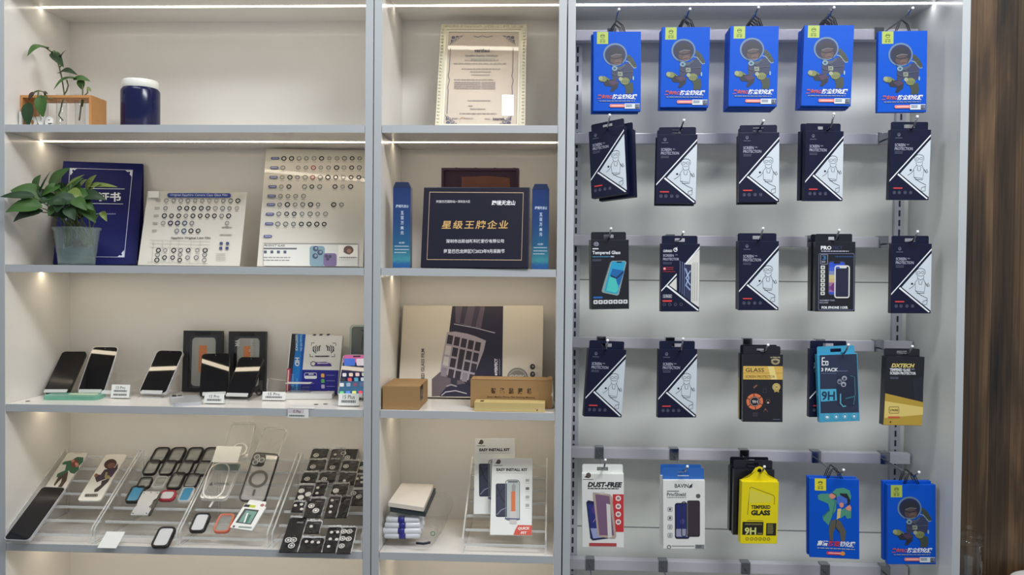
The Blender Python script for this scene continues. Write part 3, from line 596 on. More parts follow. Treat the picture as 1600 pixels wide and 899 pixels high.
a.poly('picture', [(150, 368), (262, 380), (274, 400), (300, 650), (290, 664), (190, 656), (178, 640), (150, 390)], P(176, 158, 146)); a.poly('picture', [(164, 380), (256, 392), (286, 644), (190, 644)], P(120, 90, 120)); a.poly('picture', [(236, 440), (262, 446), (272, 656), (246, 660)], P(214, 210, 206))
a.rect('picture', 196, 366, 226, 380, P(206, 196, 190), 6)
a.rect('red_label', 124, 694, 302, 714, P(176, 66, 70)); a.done()
# fifth rail, second: blue tabbed PrivShield
BLT = mat('mid_blue_card', S(40, 98, 176), .4)
t = pack('screen_protector_box', 'white box with a blue hang tab and two dark phones printed on it', ((.3276, .060, -.5840), (1.4, -1.1, .3)), .0996, .167, .020, WHITEC, .027, BLT, tabw=.099)
a = Art(t, .0996, .167, (602, 290, 868, 728))
DT = P(50, 54, 66)
a.text('logo', 676, 312, 764, 338, 'BAVIN', DT, .02); a.poly('logo', [(764, 340), (772, 322), (790, 310), (786, 336)], DT); a.dash('lettering', 626, 356, 704, 364, 1, P(90, 94, 104), .8); a.text('lettering', 626, 368, 746, 391, 'Priv/Shield', DT, .02); a.dash('lettering', 626, 396, 750, 403, 1, P(140, 142, 146), .8); a.ell('icon', 825, 390, 14, 14, P(60, 60, 66)); a.oring('icon', 825, 390, 8, 8, 2, P(150, 150, 154))
a.rect('picture', 676, 434, 770, 664, P(22, 24, 40), 16); a.rect('picture', 684, 442, 764, 656, P(34, 42, 110), 12); a.rect('picture', 684, 600, 764, 650, P(150, 150, 176), 6); a.ell('picture', 724, 552, 14, 18, P(70, 70, 130)); a.frame('picture', 716, 424, 752, 652, 6, P(40, 42, 60), 12); a.rect('picture', 754, 418, 836, 650, P(40, 36, 44), 12); a.rect('picture', 760, 424, 830, 642, P(56, 48, 56), 10); a.line('picture', [(756, 430), (756, 636)], 4, P(120, 120, 126))
for y in (474, 530, 586, 640): a.frame('icon', 630, y-14, 660, y+14, 3, P(150, 152, 154), 3); a.ell('icon', 645, y, 7, 7, P(70, 72, 78) if y < 560 else P(150, 152, 154))
a.oring('icon', 638, 716, 13, 13, 4, P(70, 72, 78)); a.rect('lettering', 655, 706, 800, 711, P(160, 160, 164)); a.rect('badge', 806, 700, 864, 728, P(130, 132, 140)); a.dash('badge', 812, 706, 858, 722, 2, P(60, 62, 70), .6); a.done()
dup(t, 'white box with a blue tab tucked behind the white box with two dark phones', L3(.3240, .0815, -.5800), (1, -.5, .3), only=body_only)
# fifth rail, middle: yellow TEMPERED GLASS box and black packs behind
YEL = mat('yellow_card', S(226, 208, 8), .38, coat=.1)
loc, rot = (.5052, .0515, -.5735), (2.1, .3, 4.4)
t = thing('tempered_glass_box', 'bright yellow TEMPERED GLASS box with a peaked hang tab', 'package', L3(*loc), rot)
w_, h_ = .0885, .150; b = MB(); b.cbox(-w_/2, w_/2, 0, .022, -h_/2, h_/2, YEL, .0008); b.build('box_body', t)
b = MB(); o = [(-.044, h_/2-.002), (.044, h_/2-.002), (.044, h_/2+.003), (.026, h_/2+.008), (.010, h_/2+.031), (0, h_/2+.035), (-.010, h_/2+.031), (-.026, h_/2+.008), (-.044, h_/2+.003)]
i = [(.0055*math.cos(q), h_/2+.0245+.0055*math.sin(q)) for q in [math.radians(x) for x in (225, 315, 345, 15, 60, 90, 120, 165, 195)]]
b.ring(o, i, .0105, .0117, YEL); b.build('hang_tab', t)
a = Art(t, w_, h_, (150, 292, 393, 692)); BKI = P(30, 30, 22)
a.line('picture', [(192, 505), (202, 330), (212, 326), (360, 378), (368, 392), (366, 438)], 4, P(110, 104, 40)); a.poly('picture', [(200, 340), (355, 384), (340, 420), (198, 430)], P(216, 206, 70))
a.text('lettering', 214, 442, 342, 466, 'TEMPERED', BKI, .04); a.text('lettering', 214, 474, 342, 508, 'GLASS', BKI, .06); a.line('lettering', [(190, 540), (296, 542)], 3, P(110, 104, 40))
a.rect('badge', 160, 550, 299, 634, BKI); a.text('badge', 176, 586, 252, 634, '9H', P(214, 214, 120), .03); a.dash('badge', 176, 560, 290, 572, 1, P(120, 116, 60), .8); a.dash('badge', 262, 622, 294, 630, 1, P(150, 146, 90), .8)
a.rect('badge', 318, 558, 384, 638, BKI); a.dash('badge', 326, 566, 376, 630, 6, P(150, 146, 80), .5)
for x in (194, 224, 252, 280, 308, 336): a.oring('icon', x, 660, 11, 10, 3.5, P(120, 112, 40))
a.done()
for q, (dx, lab) in enumerate(((.000, 'black glossy pack directly behind the yellow box'), (-.004, 'black glossy pack rearmost behind the yellow box'))):
    t = pack('screen_protector_pack', lab, ((.4975+dx, .080+.0225*q, -.556+.003*q), (.5, 0, 2)), .098, .160, .021, BK, .020, tabw=.094)

# ------------------------------------------------------------------ helpers for the shelf goods
def xf(mb, M):
    mb.v = [tuple(M @ Vector(p)) for p in mb.v]; return mb
def letters3d(st, x0, x1, z0, z1, y0, dep, m, bold=.03):
    c = bpy.data.curves.new('letters', 'FONT'); c.body = st; c.offset = bold; c.extrude = .5; c.resolution_u = 3
    o = bpy.data.objects.new('letters', c); COL.objects.link(o); dg = bpy.context.evaluated_depsgraph_get(); dg.update()
    me = bpy.data.meshes.new_from_object(o.evaluated_get(dg)); v = [p.co.copy() for p in me.vertices]; f = [list(p.vertices) for p in me.polygons]
    bpy.data.objects.remove(o); bpy.data.curves.remove(c); bpy.data.meshes.remove(me)
    a0, a1 = min(p.x for p in v), max(p.x for p in v); b0, b1 = min(p.y for p in v), max(p.y for p in v); c0, c1 = min(p.z for p in v), max(p.z for p in v)
    mb = MB(); mb.add([(x0+(p.x-a0)/(a1-a0)*(x1-x0), y0+(c1-p.z)/(c1-c0)*dep, z0+(p.y-b0)/(b1-b0)*(z1-z0)) for p in v], f, m); return mb
def leaf(mb, base, tip, wd, m, up=(0, -.75, .65), droop=.12, fold=.25, n=9, heart=1):
    base, tip = Vector(base), Vector(tip); d = tip-base; L = d.length; t = d.normalized(); u = Vector(up); u = (u-t*u.dot(t)).normalized(); s = t.cross(u)
    rows = []
    for k in range(n+1):
        q = k/n; a = (math.sin(PI*min(1, q**.62))**.85) if heart else math.sin(PI*q)
        a = max(a, .015 if 0 < k < n else 0); c = base+d*q+u*(droop*L*(math.sin(PI*q)))
        hw = wd/2*a; row = []
        for e in (-1, -.55, 0, .55, 1): row.append(c+s*hw*e+u*(abs(e)*hw*fold)-t*(heart*.12*L*abs(e)*(1-q)**3))
        rows.append(row)
    vs = [p for r in rows for p in r]; fs = []
    for k in range(n):
        for e in range(4): fs.append((k*5+e, k*5+e+1, (k+1)*5+e+1, (k+1)*5+e))
    mb.add(vs, fs, m, True)
def bez(a, b, c, n=8): 
    a, b, c = Vector(a), Vector(b), Vector(c); return [a*(1-q)**2+b*2*q*(1-q)+c*q*q for q in [k/n for k in range(n+1)]]

# ================================================================== wide unit, top shelf
p0 = at(31.3, 151, .06); p1 = at(142.6, 151, .06); px0, px1, pz = p0.x, p1.x, p0.z-ZA+.003
WOODF = mat('planter_wood', S(186, 132, 76), .5, bump=.1, nscale=60, var=.12)
t = thing('planter_stand', 'small open wooden planter stand with white letters on its front', 'planter', (px0, .06, ZA))
W = px1-px0; b = MB(); D = .072
b.cbox(0, .006, 0, D, 0, pz, WOODF, .0006); b.cbox(W-.006, W, 0, D, 0, pz, WOODF, .0006); [b.box(.006, W-.006, q0, q1, pz-.006, pz, WOODF) for q0, q1 in ((0, D/2-.0136), (D/2+.0136, D))]; tx = [.036, .084, .132]; sp4 = [.006]+[v for x in tx for v in (x-.0136, x+.0136)]+[W-.006]; [b.box(sp4[2*q], sp4[2*q+1], D/2-.0136, D/2+.0136, pz-.006, pz, WOODF) for q in range(4)]; b.cbox(.006, W-.006, 0, D, 0, .006, WOODF, .0004); b.build('frame', t)
letters3d('Love', .002, .088, 0, .040, -.0075, .006, mat('white_painted_letters', S(224, 224, 220), .4)).build('letters', t)
tx = [.036, .084, .132]
for x in tx:
    b = MB(); b.lathe([(.0001, .0065), (.011, .0075), (.0125, .014), (.0125, .088), (.0137, .090), (.0125, .0905), (.0115, .088), (.0115, .016), (.0001, .011)], GLASS, 24, (x, D/2)); b.build('glass_tube', t)
TY = .05
def q3(x, y, Y=.096): return at(20+x/5.994, 50+y/5.994, Y)
def cutting(label, stems, leaves, root):
    t = thing('pothos_cutting', label, 'plant', root)
    b = MB(); o = Vector(root)
    for s in stems: b.tube([q3(*p)-o for p in s], .0017, STEM, 6)
    b.build('stem', t); b = MB()
    for base, tip, wd, m, kw in leaves: leaf(b, q3(*base)-o, q3(*tip, TY)-o, wd/5.994*.00157, m, **kw)
    b.build('foliage', t)
r = Vector((px0+tx[1], .096, ZA+.012))
cutting('tall pothos cutting with an arching stem in the middle glass tube', [[(320, 155), (370, 195), (415, 260), (435, 330), (455, 410), (470, 500), (485, 600), (462, 660), (450, 730), (430, 780), (470, 830)], [(505, 450), (520, 500), (505, 550), (478, 590)], [(440, 330), (470, 300)]],
  [((322, 158), (135, 230), 108, LEAF, dict(droop=.22)), ((380, 205), (478, 332), 92, LEAFD, dict(droop=.05)), ((436, 262), (500, 165), 52, LEAFD, dict(droop=.02)), ((448, 388), (608, 405), 84, LEAFD, dict(droop=.12)), ((588, 440), (382, 545), 50, LEAF, dict(droop=.2)), ((372, 200), (428, 212), 22, LEAF, {})], r)
r = Vector((px0+tx[2], .096, ZA+.012)); TY = .10
cutting('short pothos cutting with a curled leaf in the glass tube nearest the wood end', [[(650, 490), (655, 560), (652, 610), (640, 680), (632, 760), (622, 830)], [(700, 520), (700, 570), (668, 600), (650, 700)]],
  [((580, 445), (728, 465), 80, LEAF, dict(droop=.15)), ((640, 450), (655, 545), 78, LEAF, dict(droop=.1)), ((700, 520), (732, 560), 30, LEAFY, {})], r)
r = Vector((px0+tx[0], .096, ZA+.012)); TY = .042
def q3(x, y, Y=.045): return at(20+x/5.994, 50+y/5.994, Y)
cutting('drooping pothos cutting with leaves hanging over the planter front', [[(205, 520), (240, 508), (290, 520), (300, 560), (265, 572)], [(290, 520), (330, 580), (375, 585)], [(205, 520), (180, 560), (150, 590)], [(240, 510), (230, 600)]],
  [((268, 570), (285, 760), 118, LEAF, dict(droop=.08)), ((150, 640), (150, 850), 118, LEAFD, dict(droop=.05)), ((205, 530), (150, 600), 44, mat('dry_leaf', S(64, 42, 32), .7, var=.3), dict(fold=.6)), ((290, 520), (330, 545), 26, mat('dry_leaf', S(64, 42, 32), .7), {})], r)
c = at(219.5, 150, .13); NAVYP = mat('navy_glossy_plastic', S(10, 18, 62), .2, spec=.4)
t = thing('jar', 'dark navy plastic jar with a white screw lid', 'jar', (c.x, .13, ZA)); jz = at(219.5, 139.5, .13).z-ZA
b = MB(); b.lathe([(.0001, 0), (.044, 0), (.0470, .003), (.0470, jz-.008), (.0455, jz-.004), (.0425, jz-.001), (.0425, jz)], NAVYP, 48); b.build('jar_body', t)
b = MB(); b.lathe([(.0425, jz-.0005), (.0430, jz), (.0430, jz+.017), (.0415, jz+.0195), (.0001, jz+.0195)], mat('white_plastic', S(222, 222, 214), .35), 48); b.build('lid', t)

# ================================================================== wide unit, second shelf
c = at(119, 412, .055); cx, cy = c.x, .058
t = thing('plant_pot', 'translucent plastic cup pot holding a bushy pothos', 'pot', (cx, cy, ZB))
hp = .0925; b = MB(); b.lathe([(.0001, .001), (.040, 0), (.0415, .003), (.0445, .030), (.0455, .032), (.0475, .058), (.049, .060), (.0515, hp-.008), (.0550, hp-.006), (.0555, hp), (.0535, hp), (.0505, hp-.008), (.0465, .058), (.0405, .004), (.0001, .0035)], FROST, 40); b.build('cup', t)
b = MB(); b.lathe([(.0001, .005), (.039, .006), (.0425, .038), (.0001, .038)], clear('green_water', (.60, .80, .80), .05, 1.33, .18, (.16, .34, .38)), 32); b.build('water', t)
pt = thing('pothos_plant', 'bushy green pothos spilling out of the translucent cup', 'plant', (cx, cy, ZB+.05)); o = Vector((cx, cy, ZB+.05))
b = MB(); rng = random.Random(4)
for k in range(7): b.tube([Vector((rng.uniform(-.02, .02), rng.uniform(-.02, .02), .012)), Vector((rng.uniform(-.025, .025), rng.uniform(-.02, .02), .002)), Vector((rng.uniform(-.03, .03), rng.uniform(-.02, .02), -.003))], .004, ROOT, 6)
b.build('root', pt)
b = MB(); s = MB()
LV = [((330, 312), (85, 252), 150, LEAF, .02, .1), ((262, 300), (-2, 306), 66, LEAFD, -.01, .05), ((322, 388), (45, 432), 118, LEAF, -.01, .12), ((332, 428), (108, 516), 96, LEAFD, .0, .15), ((300, 250), (338, 122), 96, LEAF, .03, .05), ((325, 275), (418, 92), 26, LEAFD, .02, .02), ((425, 235), (580, 66), 118, LEAF, .05, .08), ((560, 212), (700, 122), 26, LEAFY, .03, .05), ((575, 245), (690, 150), 84, LEAF, .05, .08),
  ((720, 240), (800, 122), 66, LEAFY, .05, .06), ((750, 215), (975, 226), 40, LEAFY, .04, .06), ((740, 250), (840, 190), 60, LEAFY, .04, .06), ((672, 305), (885, 335), 92, LEAFD, .03, .14), ((610, 335), (378, 372), 112, LEAFD, .0, .12), ((700, 385), (792, 522), 92, LEAF, .03, .1), ((845, 435), (885, 512), 44, LEAFY, .04, .2), ((485, 220), (345, 300), 84, LEAF, .03, .1), ((580, 265), (690, 330), 84, LEAFY, .02, .1), ((430, 425), (565, 482), 92, LEAFD, .01, .1), ((640, 200), (600, 300), 80, LEAF, .05, .05), ((650, 395), (560, 470), 90, LEAF, .02, .1), ((500, 250), (560, 330), 90, LEAF, .04, .1), ((450, 300), (330, 350), 70, LEAF, .03, .1), ((720, 420), (650, 500), 80, LEAFD, .05, .1), ((420, 330), (300, 372), 70, LEAFD, .02, .1), ((520, 330), (470, 440), 90, LEAFD, -.01, .1), ((620, 330), (720, 420), 84, LEAF, .0, .12), ((560, 400), (620, 500), 80, LEAFD, -.01, .1), ((470, 380), (400, 470), 70, LEAF, .0, .1), ((640, 260), (740, 330), 74, LEAF, .03, .1), ((380, 300), (300, 240), 60, LEAFD, .03, .1), ((690, 350), (780, 420), 70, LEAF, .02, .15), ((520, 200), (480, 320), 80, LEAFD, .06, .05), ((600, 300), (540, 390), 76, LEAF, .01, .1), ((660, 225), (720, 160), 50, LEAFY, .06, .05)]
for k, (ba, tp, wd, m, Y, dr) in enumerate(LV):
    wd *= 1.05
    B = at(ba[0]/5.289, 250+ba[1]/5.289, Y)-o; T = at(tp[0]/5.289, 250+tp[1]/5.289, Y-.012)-o
    leaf(b, B, T, wd/5.289*.00185, m, droop=dr, up=(.1*math.sin(k), -.8, .6))
    q = Vector((.030*math.cos(k*2.1), .022*math.sin(k*1.7), 0)); s.tube(bez(q, q*.6+Vector((0, 0, .05))+B*.3, B), .0014, STEM, 5)
b.build('foliage', pt); s.build('stem', pt)
# folder
FOLD = mat('navy_leatherette', S(15, 22, 84), .6, spec=.2, bump=.1, nscale=300)
t = thing('certificate_folder', 'dark blue certificate folder with silver border standing behind the pothos', 'folder', L3(-1.1758, .178, .1423), (-23, -.3, 17.8)); FW, FH = .1957, .2963
b = MB(); b.cbox(-FW/2, FW/2, 0, .005, -FH/2, FH/2, FOLD, .0012); b.build('front_cover', t)
b = MB(); b.cbox(-FW/2, FW/2, 0, .005, -FH*.88, 0, FOLD, .0012); xf(b, Matrix.Translation((0, .0055, FH/2)) @ Matrix.Rotation(math.radians(21), 4, 'X')); b.build('back_cover', t)
a = Art(t, FW, FH, [(437, 118), (977, 135), (940, 828), (358, 822)]); SV = P(196, 204, 220)
a.line('silver_border', [(482, 166), (905, 178), (852, 776), (430, 770)], 4, SV, True)
for x, y, sx, sy in ((484, 168, 1, 1), (902, 180, -1, 1), (850, 774, -1, -1)):
    a.poly('silver_border', [(x, y), (x+46*sx, y), (x+26*sx, y+14*sy), (x+10*sx, y+34*sy), (x, y+46*sy)], SV); a.ell('silver_border', x+20*sx, y+16*sy, 8, 8, FOLD)
a.line('lettering', [(560, 302), (852, 306)], 4, SV); a.line('lettering', [(490, 402), (842, 408)], 4, SV); a.text('lettering', 672, 328, 828, 392, '证书', P(226, 230, 236), .03); a.dash('lettering', 660, 472, 792, 482, 1, P(120, 128, 160), .8); a.done()
# sample boards
RG = {}
def ring_mesh(kind):
    if kind not in RG:
        b = MB(); col, r = {'dark': (S(30, 30, 34), .0011), 'grey': (S(110, 110, 112), .0008), 'thin': (S(120, 110, 96), .0006), 'red': (S(170, 60, 60), .0009), 'blue': (S(70, 92, 120), .0012), 'violet': (S(62, 54, 84), .0013)}[kind]
        b.torus(0, -.0008, 0, .0046, r, mat('lens_ring_'+kind, col, .3, .5), 22, 6); b.prism(ell(0, 0, .0044, .0044, 20), -.0004, 0, mat('lens_glass', S(186, 184, 178), .1, coat=.3))
        o = b.build('lens_ring'); RG[kind] = o.data; bpy.data.objects.remove(o)
    return RG[kind]
def board(name, label, loc, rot, w, h, quad, rows, seed, sc):
    t = thing(name, label, 'sample board', L3(*loc), rot); b = MB(); b.cbox(-w/2, w/2, 0, .004, -h/2, h/2, mat('white_acrylic_board', S(206, 202, 192), .05, spec=.35), .0008); b.build('panel', t)
    b = MB(); b.cbox(-.03, .03, .0042, .0062, -h*.62, 0, mat('white_acrylic_board', S(206, 202, 192), .05, spec=.35)); xf(b, Matrix.Translation((0, .001, h*.18)) @ Matrix.Rotation(math.radians(-2*rot[0]*.85), 4, 'X')); b.build('easel_strut', t)
    a = Art(t, w, h, quad); rng = random.Random(seed); kinds = ['dark', 'grey', 'grey', 'thin', 'dark', 'grey', 'dark', 'thin']
    for y, xs, *ks in rows:
        for j, x in enumerate(xs):
            k = ks[0][j % len(ks[0])] if ks else rng.choice(kinds); X, Z = a.q(x, y); o = bpy.data.objects.new('lens_ring', ring_mesh(k)); COL.objects.link(o); o.parent = t; o.location = (X, 0, Z); f = sc*rng.uniform(.9, 1.05); o.scale = (f, 1, f)
            a.dash('lettering', x-11, y+19, x+11, y+24, 1, P(150, 148, 142), .8, seed=j)
    return t, a
rows = [(402, [170, 219, 267, 315, 363, 411, 458, 506, 553, 601, 650]), (453, [165, 259, 307, 354, 404, 451, 498, 548, 594, 643]), (504, [157, 205, 253, 301, 348, 397, 445, 492, 541, 588], ['dark', 'dark', 'dark', 'grey', 'dark']), (553, [149, 198, 245, 293, 341, 577], ['thin', 'violet', 'violet', 'blue', 'grey', 'thin']), (605, [240, 288, 335, 383], ['grey', 'blue', 'dark', 'dark']),
 (735, [118, 163, 220, 266, 317, 377, 430], ['dark', 'thin', 'dark', 'grey']), (764, [112, 263, 427], ['grey']), (783, [159, 213, 312, 370], ['dark', 'dark', 'grey', 'grey']), (800, [108, 260, 424], ['dark', 'dark', 'thin'])]
t, a = board('lens_sample_board', 'smaller white lens sample board with a blue title bar, leaning mid shelf', (-.9177, .1551, .1013), (-16.9, .1, 2.5), .2584, .2007, [(45, 340), (712, 345), (660, 840), (-20, 832)], rows, 3, 1.12)
a.rect('title_bar', 178, 354, 604, 382, P(36, 56, 140), 13); a.text('lettering', 198, 358, 582, 378, 'Original Sapphire Camera Case Glass Film', P(196, 204, 226), .01, .2); a.text('lettering', 202, 646, 468, 664, 'Sapphire Original Lens Film', P(60, 58, 56), .02, .2)
for y in (408, 460, 512, 562, 612): a.dash('lettering', 100-(y-408)*.12, y-12, 146-(y-408)*.12, y+8, 2, P(120, 118, 114), .4)
for y in (668, 690, 714, 814): a.line('table_lines', [(64-(y-668)*.1, y), (466-(y-668)*.1, y+10)], 2, P(150, 148, 142))
for k, x in enumerate((88, 150, 202, 258, 340, 400)): a.line('table_lines', [(x, 668), (x-12, 818)], 2, P(160, 158, 152))
a.rect('white_label', 52, 342, 122, 386, P(232, 232, 228)); a.dash('lettering', 545, 580, 612, 588, 1, P(120, 118, 114), .8); a.dash('lettering', 530, 630, 612, 638, 1, P(120, 118, 114), .8); a.dash('lettering', 505, 758, 590, 812, 4, P(160, 158, 152), .3)
for x, y in ((540, 691), (582, 691), (537, 723), (579, 723)): a.rect('icon', x-10, y-10, x+10, y+10, P(60, 66, 110), 4)
a.done()
rows = [(190, [210, 257, 303, 348, 395, 441, 488, 535, 580, 627, 673]), (247, [204, 298, 345, 391, 436, 483, 532, 577, 624, 670], ['grey', 'thin', 'grey', 'red', 'thin', 'grey', 'dark', 'thin', 'dark', 'grey']), (306, [200, 247, 293, 340, 386, 432, 479, 527, 573, 620, 667], ['thin', 'dark', 'grey', 'grey', 'red', 'grey', 'dark', 'dark', 'grey', 'dark', 'dark']), (363, [194, 241, 336, 381, 429, 522, 568, 617], ['thin', 'dark', 'grey', 'dark', 'grey', 'dark', 'thin', 'dark']), (421, [189, 235, 282, 330], ['thin']), (473, [184, 232, 279, 325, 373, 419, 514, 561], ['grey', 'dark', 'grey', 'grey', 'dark', 'grey', 'dark', 'grey']), (530, [179, 227, 273, 321, 370, 416, 464], ['grey', 'dark', 'dark', 'grey', 'grey', 'grey', 'thin']), (592, [173, 221, 269, 317, 364, 411, 456], ['grey', 'grey', 'grey', 'dark', 'dark', 'dark', 'dark'])]
t, a = board('lens_sample_board', 'larger white lens sample board with two phones pictured at its foot', (-.6164, .1966, .1604), (-19.3, -.2, 6.9), .2654, .3301, [(100, 129), (719, 141), (690, 850), (45, 850)], rows, 5, 1.18)
for x, y in ((157, 191), (152, 249), (147, 307), (141, 365), (136, 423), (132, 475), (126, 534), (121, 593), (113, 670)):
    a.rect('title_bar', x-26, y-8, x+26, y+8, P(70, 78, 130), 7); a.dash('title_bar', x-18, y-3, x+18, y+3, 1, P(170, 176, 200), .9)
a.line('table_lines', [(88, 713), (660, 716)], 4, P(110, 108, 104)); a.rect('banner', 88, 719, 660, 850, P(206, 206, 200)); a.text('lettering', 90, 720, 218, 733, 'PRODUCT GLASS', P(60, 62, 70), .03, .2); a.rect('lettering', 88, 740, 290, 750, P(90, 92, 96)); 
for x in (98, 138, 178, 218): a.rect('icon', x-9, 757, x+9, 775, P(70, 74, 96), 3)
a.dash('lettering', 86, 796, 308, 830, 2, P(140, 138, 134), .4)
a.rect('picture', 368, 728, 460, 852, P(116, 146, 160), 18); a.rect('picture', 452, 772, 532, 852, P(110, 92, 134), 16)
for x, y in ((405, 745), (432, 768), (402, 790)): a.ell('picture', x, y, 17, 17, P(50, 66, 92)); a.ell('picture', x+3, y-3, 8, 8, P(120, 140, 160))
for x, y in ((470, 790), (492, 792), (478, 808)): a.ell('picture', x, y, 10, 10, P(60, 50, 84))
a.rect('white_label', 542, 722, 660, 808, P(226, 222, 214)); a.ell('logo', 604, 752, 30, 26, P(92, 60, 52)); a.poly('logo', [(570, 764), (600, 748), (612, 782)], P(92, 60, 52)); a.ell('logo', 608, 758, 14, 13, P(150, 110, 90)); a.dash('logo', 548, 794, 654, 804, 1, P(120, 118, 114), .8); a.done()

# ================================================================== wide unit, third shelf: phones on stands
def phone(label, M, w, h, body=PHONEB, notch='hole', t_=.008, scr=True, name='smartphone'):
    t = thing(name, label, 'phone', m=M)
    b = MB(); b.prism(rr(0, 0, w, h, w*.15), .0, t_, body, smooth=False); b.build('phone_body', t)
    b = MB(); b.prism(rr(0, 0, w-.0035, h-.0035, w*.14), -.0005, .0002, SCREEN); s = b.build('screen', t)
    b = MB()
    if notch == 'hole': b.prism(ell(0, h/2-.006, .0016, .0016, 14), -.0008, -.0004, mat('camera_dot', S(70, 74, 90), .2)); b.build('front_camera', t)
    b = MB(); b.cbox(w/2-.0004, w/2+.0006, .0028, .0052, h*.18, h*.28, body, .0002); b.build('side_button', t)
    return t
def pose(loc, rot): return Matrix.Translation(Vector(L3(*loc))) @ Euler([math.radians(a) for a in rot]).to_matrix().to_4x4()
def stand(label, M, w, h, zs, t_=.008, bw=.056, depth=.095):
    bot = M @ Vector((0, 0, -h/2)); yaw = M.to_euler().z; T = Matrix.Translation((bot.x, bot.y, zs)) @ Matrix.Rotation(yaw, 4, 'Z'); K = T.inverted() @ M
    t = thing('phone_stand', label, 'stand', m=T)
    b = MB(); b.box(-bw/2, bw/2, t_+.0006, t_+.0036, -h/2-.004, .012, ACR); b.box(-bw/2, bw/2, -.0045, t_+.0036, -h/2-.0042, -h/2-.0010, ACR); xf(b, K); b.build('cradle', t)
    b = MB(); b.box(-bw/2, bw/2, -.0050, -.0026, -h/2-.0042, -h/2+.006, ACRE); xf(b, K); b.build('front_lip', t)
    b = MB(); b.box(-bw/2, bw/2, -.004, depth, .0002, .0032, ACR); b.box(-bw/2, bw/2, -.0055, -.004, .0002, .0032, ACRE); b.build('base_plate', t)
    up = K @ Vector((0, t_+.004, -.01)); b = MB(); b.box(-bw/2, -bw/2+.003, up.y, depth, .0032, up.z, ACR); b.box(bw/2-.003, bw/2, up.y, depth, .0032, up.z, ACR); b.build('side_support', t)
    return t
PH = [('leftmost black phone leaning back on a stand', (-1.2587, .12, -.2760), (-50, 0, 7.1), .063, .1468, PHONEB), ('tall black phone with silver edge, second from the left wall', (*at(141.5,613.5,.132).xy, -.2674), (-40.5, 0, 5.6), .068, .1436, PHONES), ('black phone with silver edges on a clear stand, left of the flat silver phone', (*at(237.5,614.6,.131).xy, -.2719), (-43.5, 0, -3.2), .074, .1398, PHONES), ('black phone standing in front of the first orange-window box', (*at(334.7,617.3,.12).xy, -.2748), (-44.1, 0, 19.4), .071, .1345, PHONEB), ('black phone on a clear stand in front of the second orange-window box', (*at(371,619.4,.108).xy, -.2791), (-45.4, 0, -3.1), .0664, .1271, PHONEB)]
SL = ['clear stand under the leftmost black phone', 'clear stand under the tall silver-edged phone', 'clear stand under the phone left of the flat silver phone', 'clear stand under the phone before the first orange-window box', 'clear stand under the phone before the second orange-window box']
for k, (lab, loc, rot, w_, h_, bm_) in enumerate(PH):
    M = pose(loc, rot)
    bot = M @ Vector((0, 0, -h_/2)); M = Matrix.Translation((loc[0]-bot.x, loc[1]-bot.y, ZC+.0115-bot.z)) @ M
    phone(lab, M, w_, h_, bm_); stand(SL[k], M, w_, h_, ZC)
# phone with a lit home screen
M = pose((*at(549, 619.5, .13).xy, -.2750), (-43.8, 0, 5.4)); w_, h_ = .070, .1347; q_ = M @ Vector((0, 0, -h_/2)); M = Matrix.Translation((at(549, 619.5, .13).x-q_.x, .13-q_.y, ZC+.0115-q_.z)) @ M
t = phone('phone with a colourful lit home screen beside the right post', M, w_, h_, PHONES, notch=None); stand('clear stand under the phone with the lit home screen', M, w_, h_, ZC)
a = Art(t, w_, h_, [(1335, 360), (1576, 366), (1511, 726), (1280, 720)], y=-.0005)
def EM(r, g, b): return mat('lit_pixels_%d_%d_%d' % (r, g, b), S(r, g, b), .03, emit=.55)
a.poly('display_image', [(1346, 366), (1566, 372), (1556, 440), (1330, 434)], EM(190, 96, 150)); a.poly('display_image', [(1330, 434), (1556, 440), (1530, 600), (1304, 596)], EM(30, 34, 70)); a.poly('display_image', [(1304, 596), (1530, 600), (1508, 716), (1290, 712)], EM(56, 96, 130))
a.rect('display_image', 1424, 374, 1492, 388, INK, 6); a.rect('display_image', 1342, 398, 1440, 464, EM(70, 110, 200), 10); a.rect('display_image', 1452, 402, 1552, 466, EM(206, 196, 206), 10)
cl = [(210, 210, 220), (220, 200, 180), (220, 190, 190), (190, 200, 180), (60, 60, 66), (210, 90, 90), (90, 160, 190), (190, 200, 210), (206, 206, 206), (150, 170, 190), (120, 80, 100), (90, 100, 130)]
for r_ in range(3):
    for c_ in range(4): a.rect('app_icon', 1326+c_*56-r_*12, 528+r_*42, 1360+c_*56-r_*12, 558+r_*42, EM(*cl[r_*4+c_]), 7)
for c_, q in enumerate(((110, 200, 120), (90, 140, 230), (210, 220, 120), (220, 80, 100))): a.rect('app_icon', 1300+c_*52, 680, 1334+c_*52, 708, EM(*q), 7)
a.done()
# silver phone lying face down
p = on_z(290, 623.5, ZC+.008); M = Matrix.Translation((p.x, p.y, ZC+.0002)) @ Matrix.Rotation(math.radians(28), 4, 'Z') @ Matrix.Rotation(-PI/2, 4, 'X')
t = thing('smartphone', 'silver phone lying face down on the shelf', 'phone', m=M); b = MB(); b.prism(rr(0, 0, .068, .13, .011), -.008, 0, PHONES); b.build('phone_body', t)
b = MB(); b.prism(rr(-.016, .046, .030, .030, .008), -.0098, -.008, PHONES); cb = b.build('camera_plate', t)
for q in ((-.023, .053), (-.023, .039), (-.010, .046)): b = MB(); b.prism(ell(q[0], q[1], .0055, .0055, 20), -.0112, -.0098, BLACKP); b.build('camera_lens', cb)
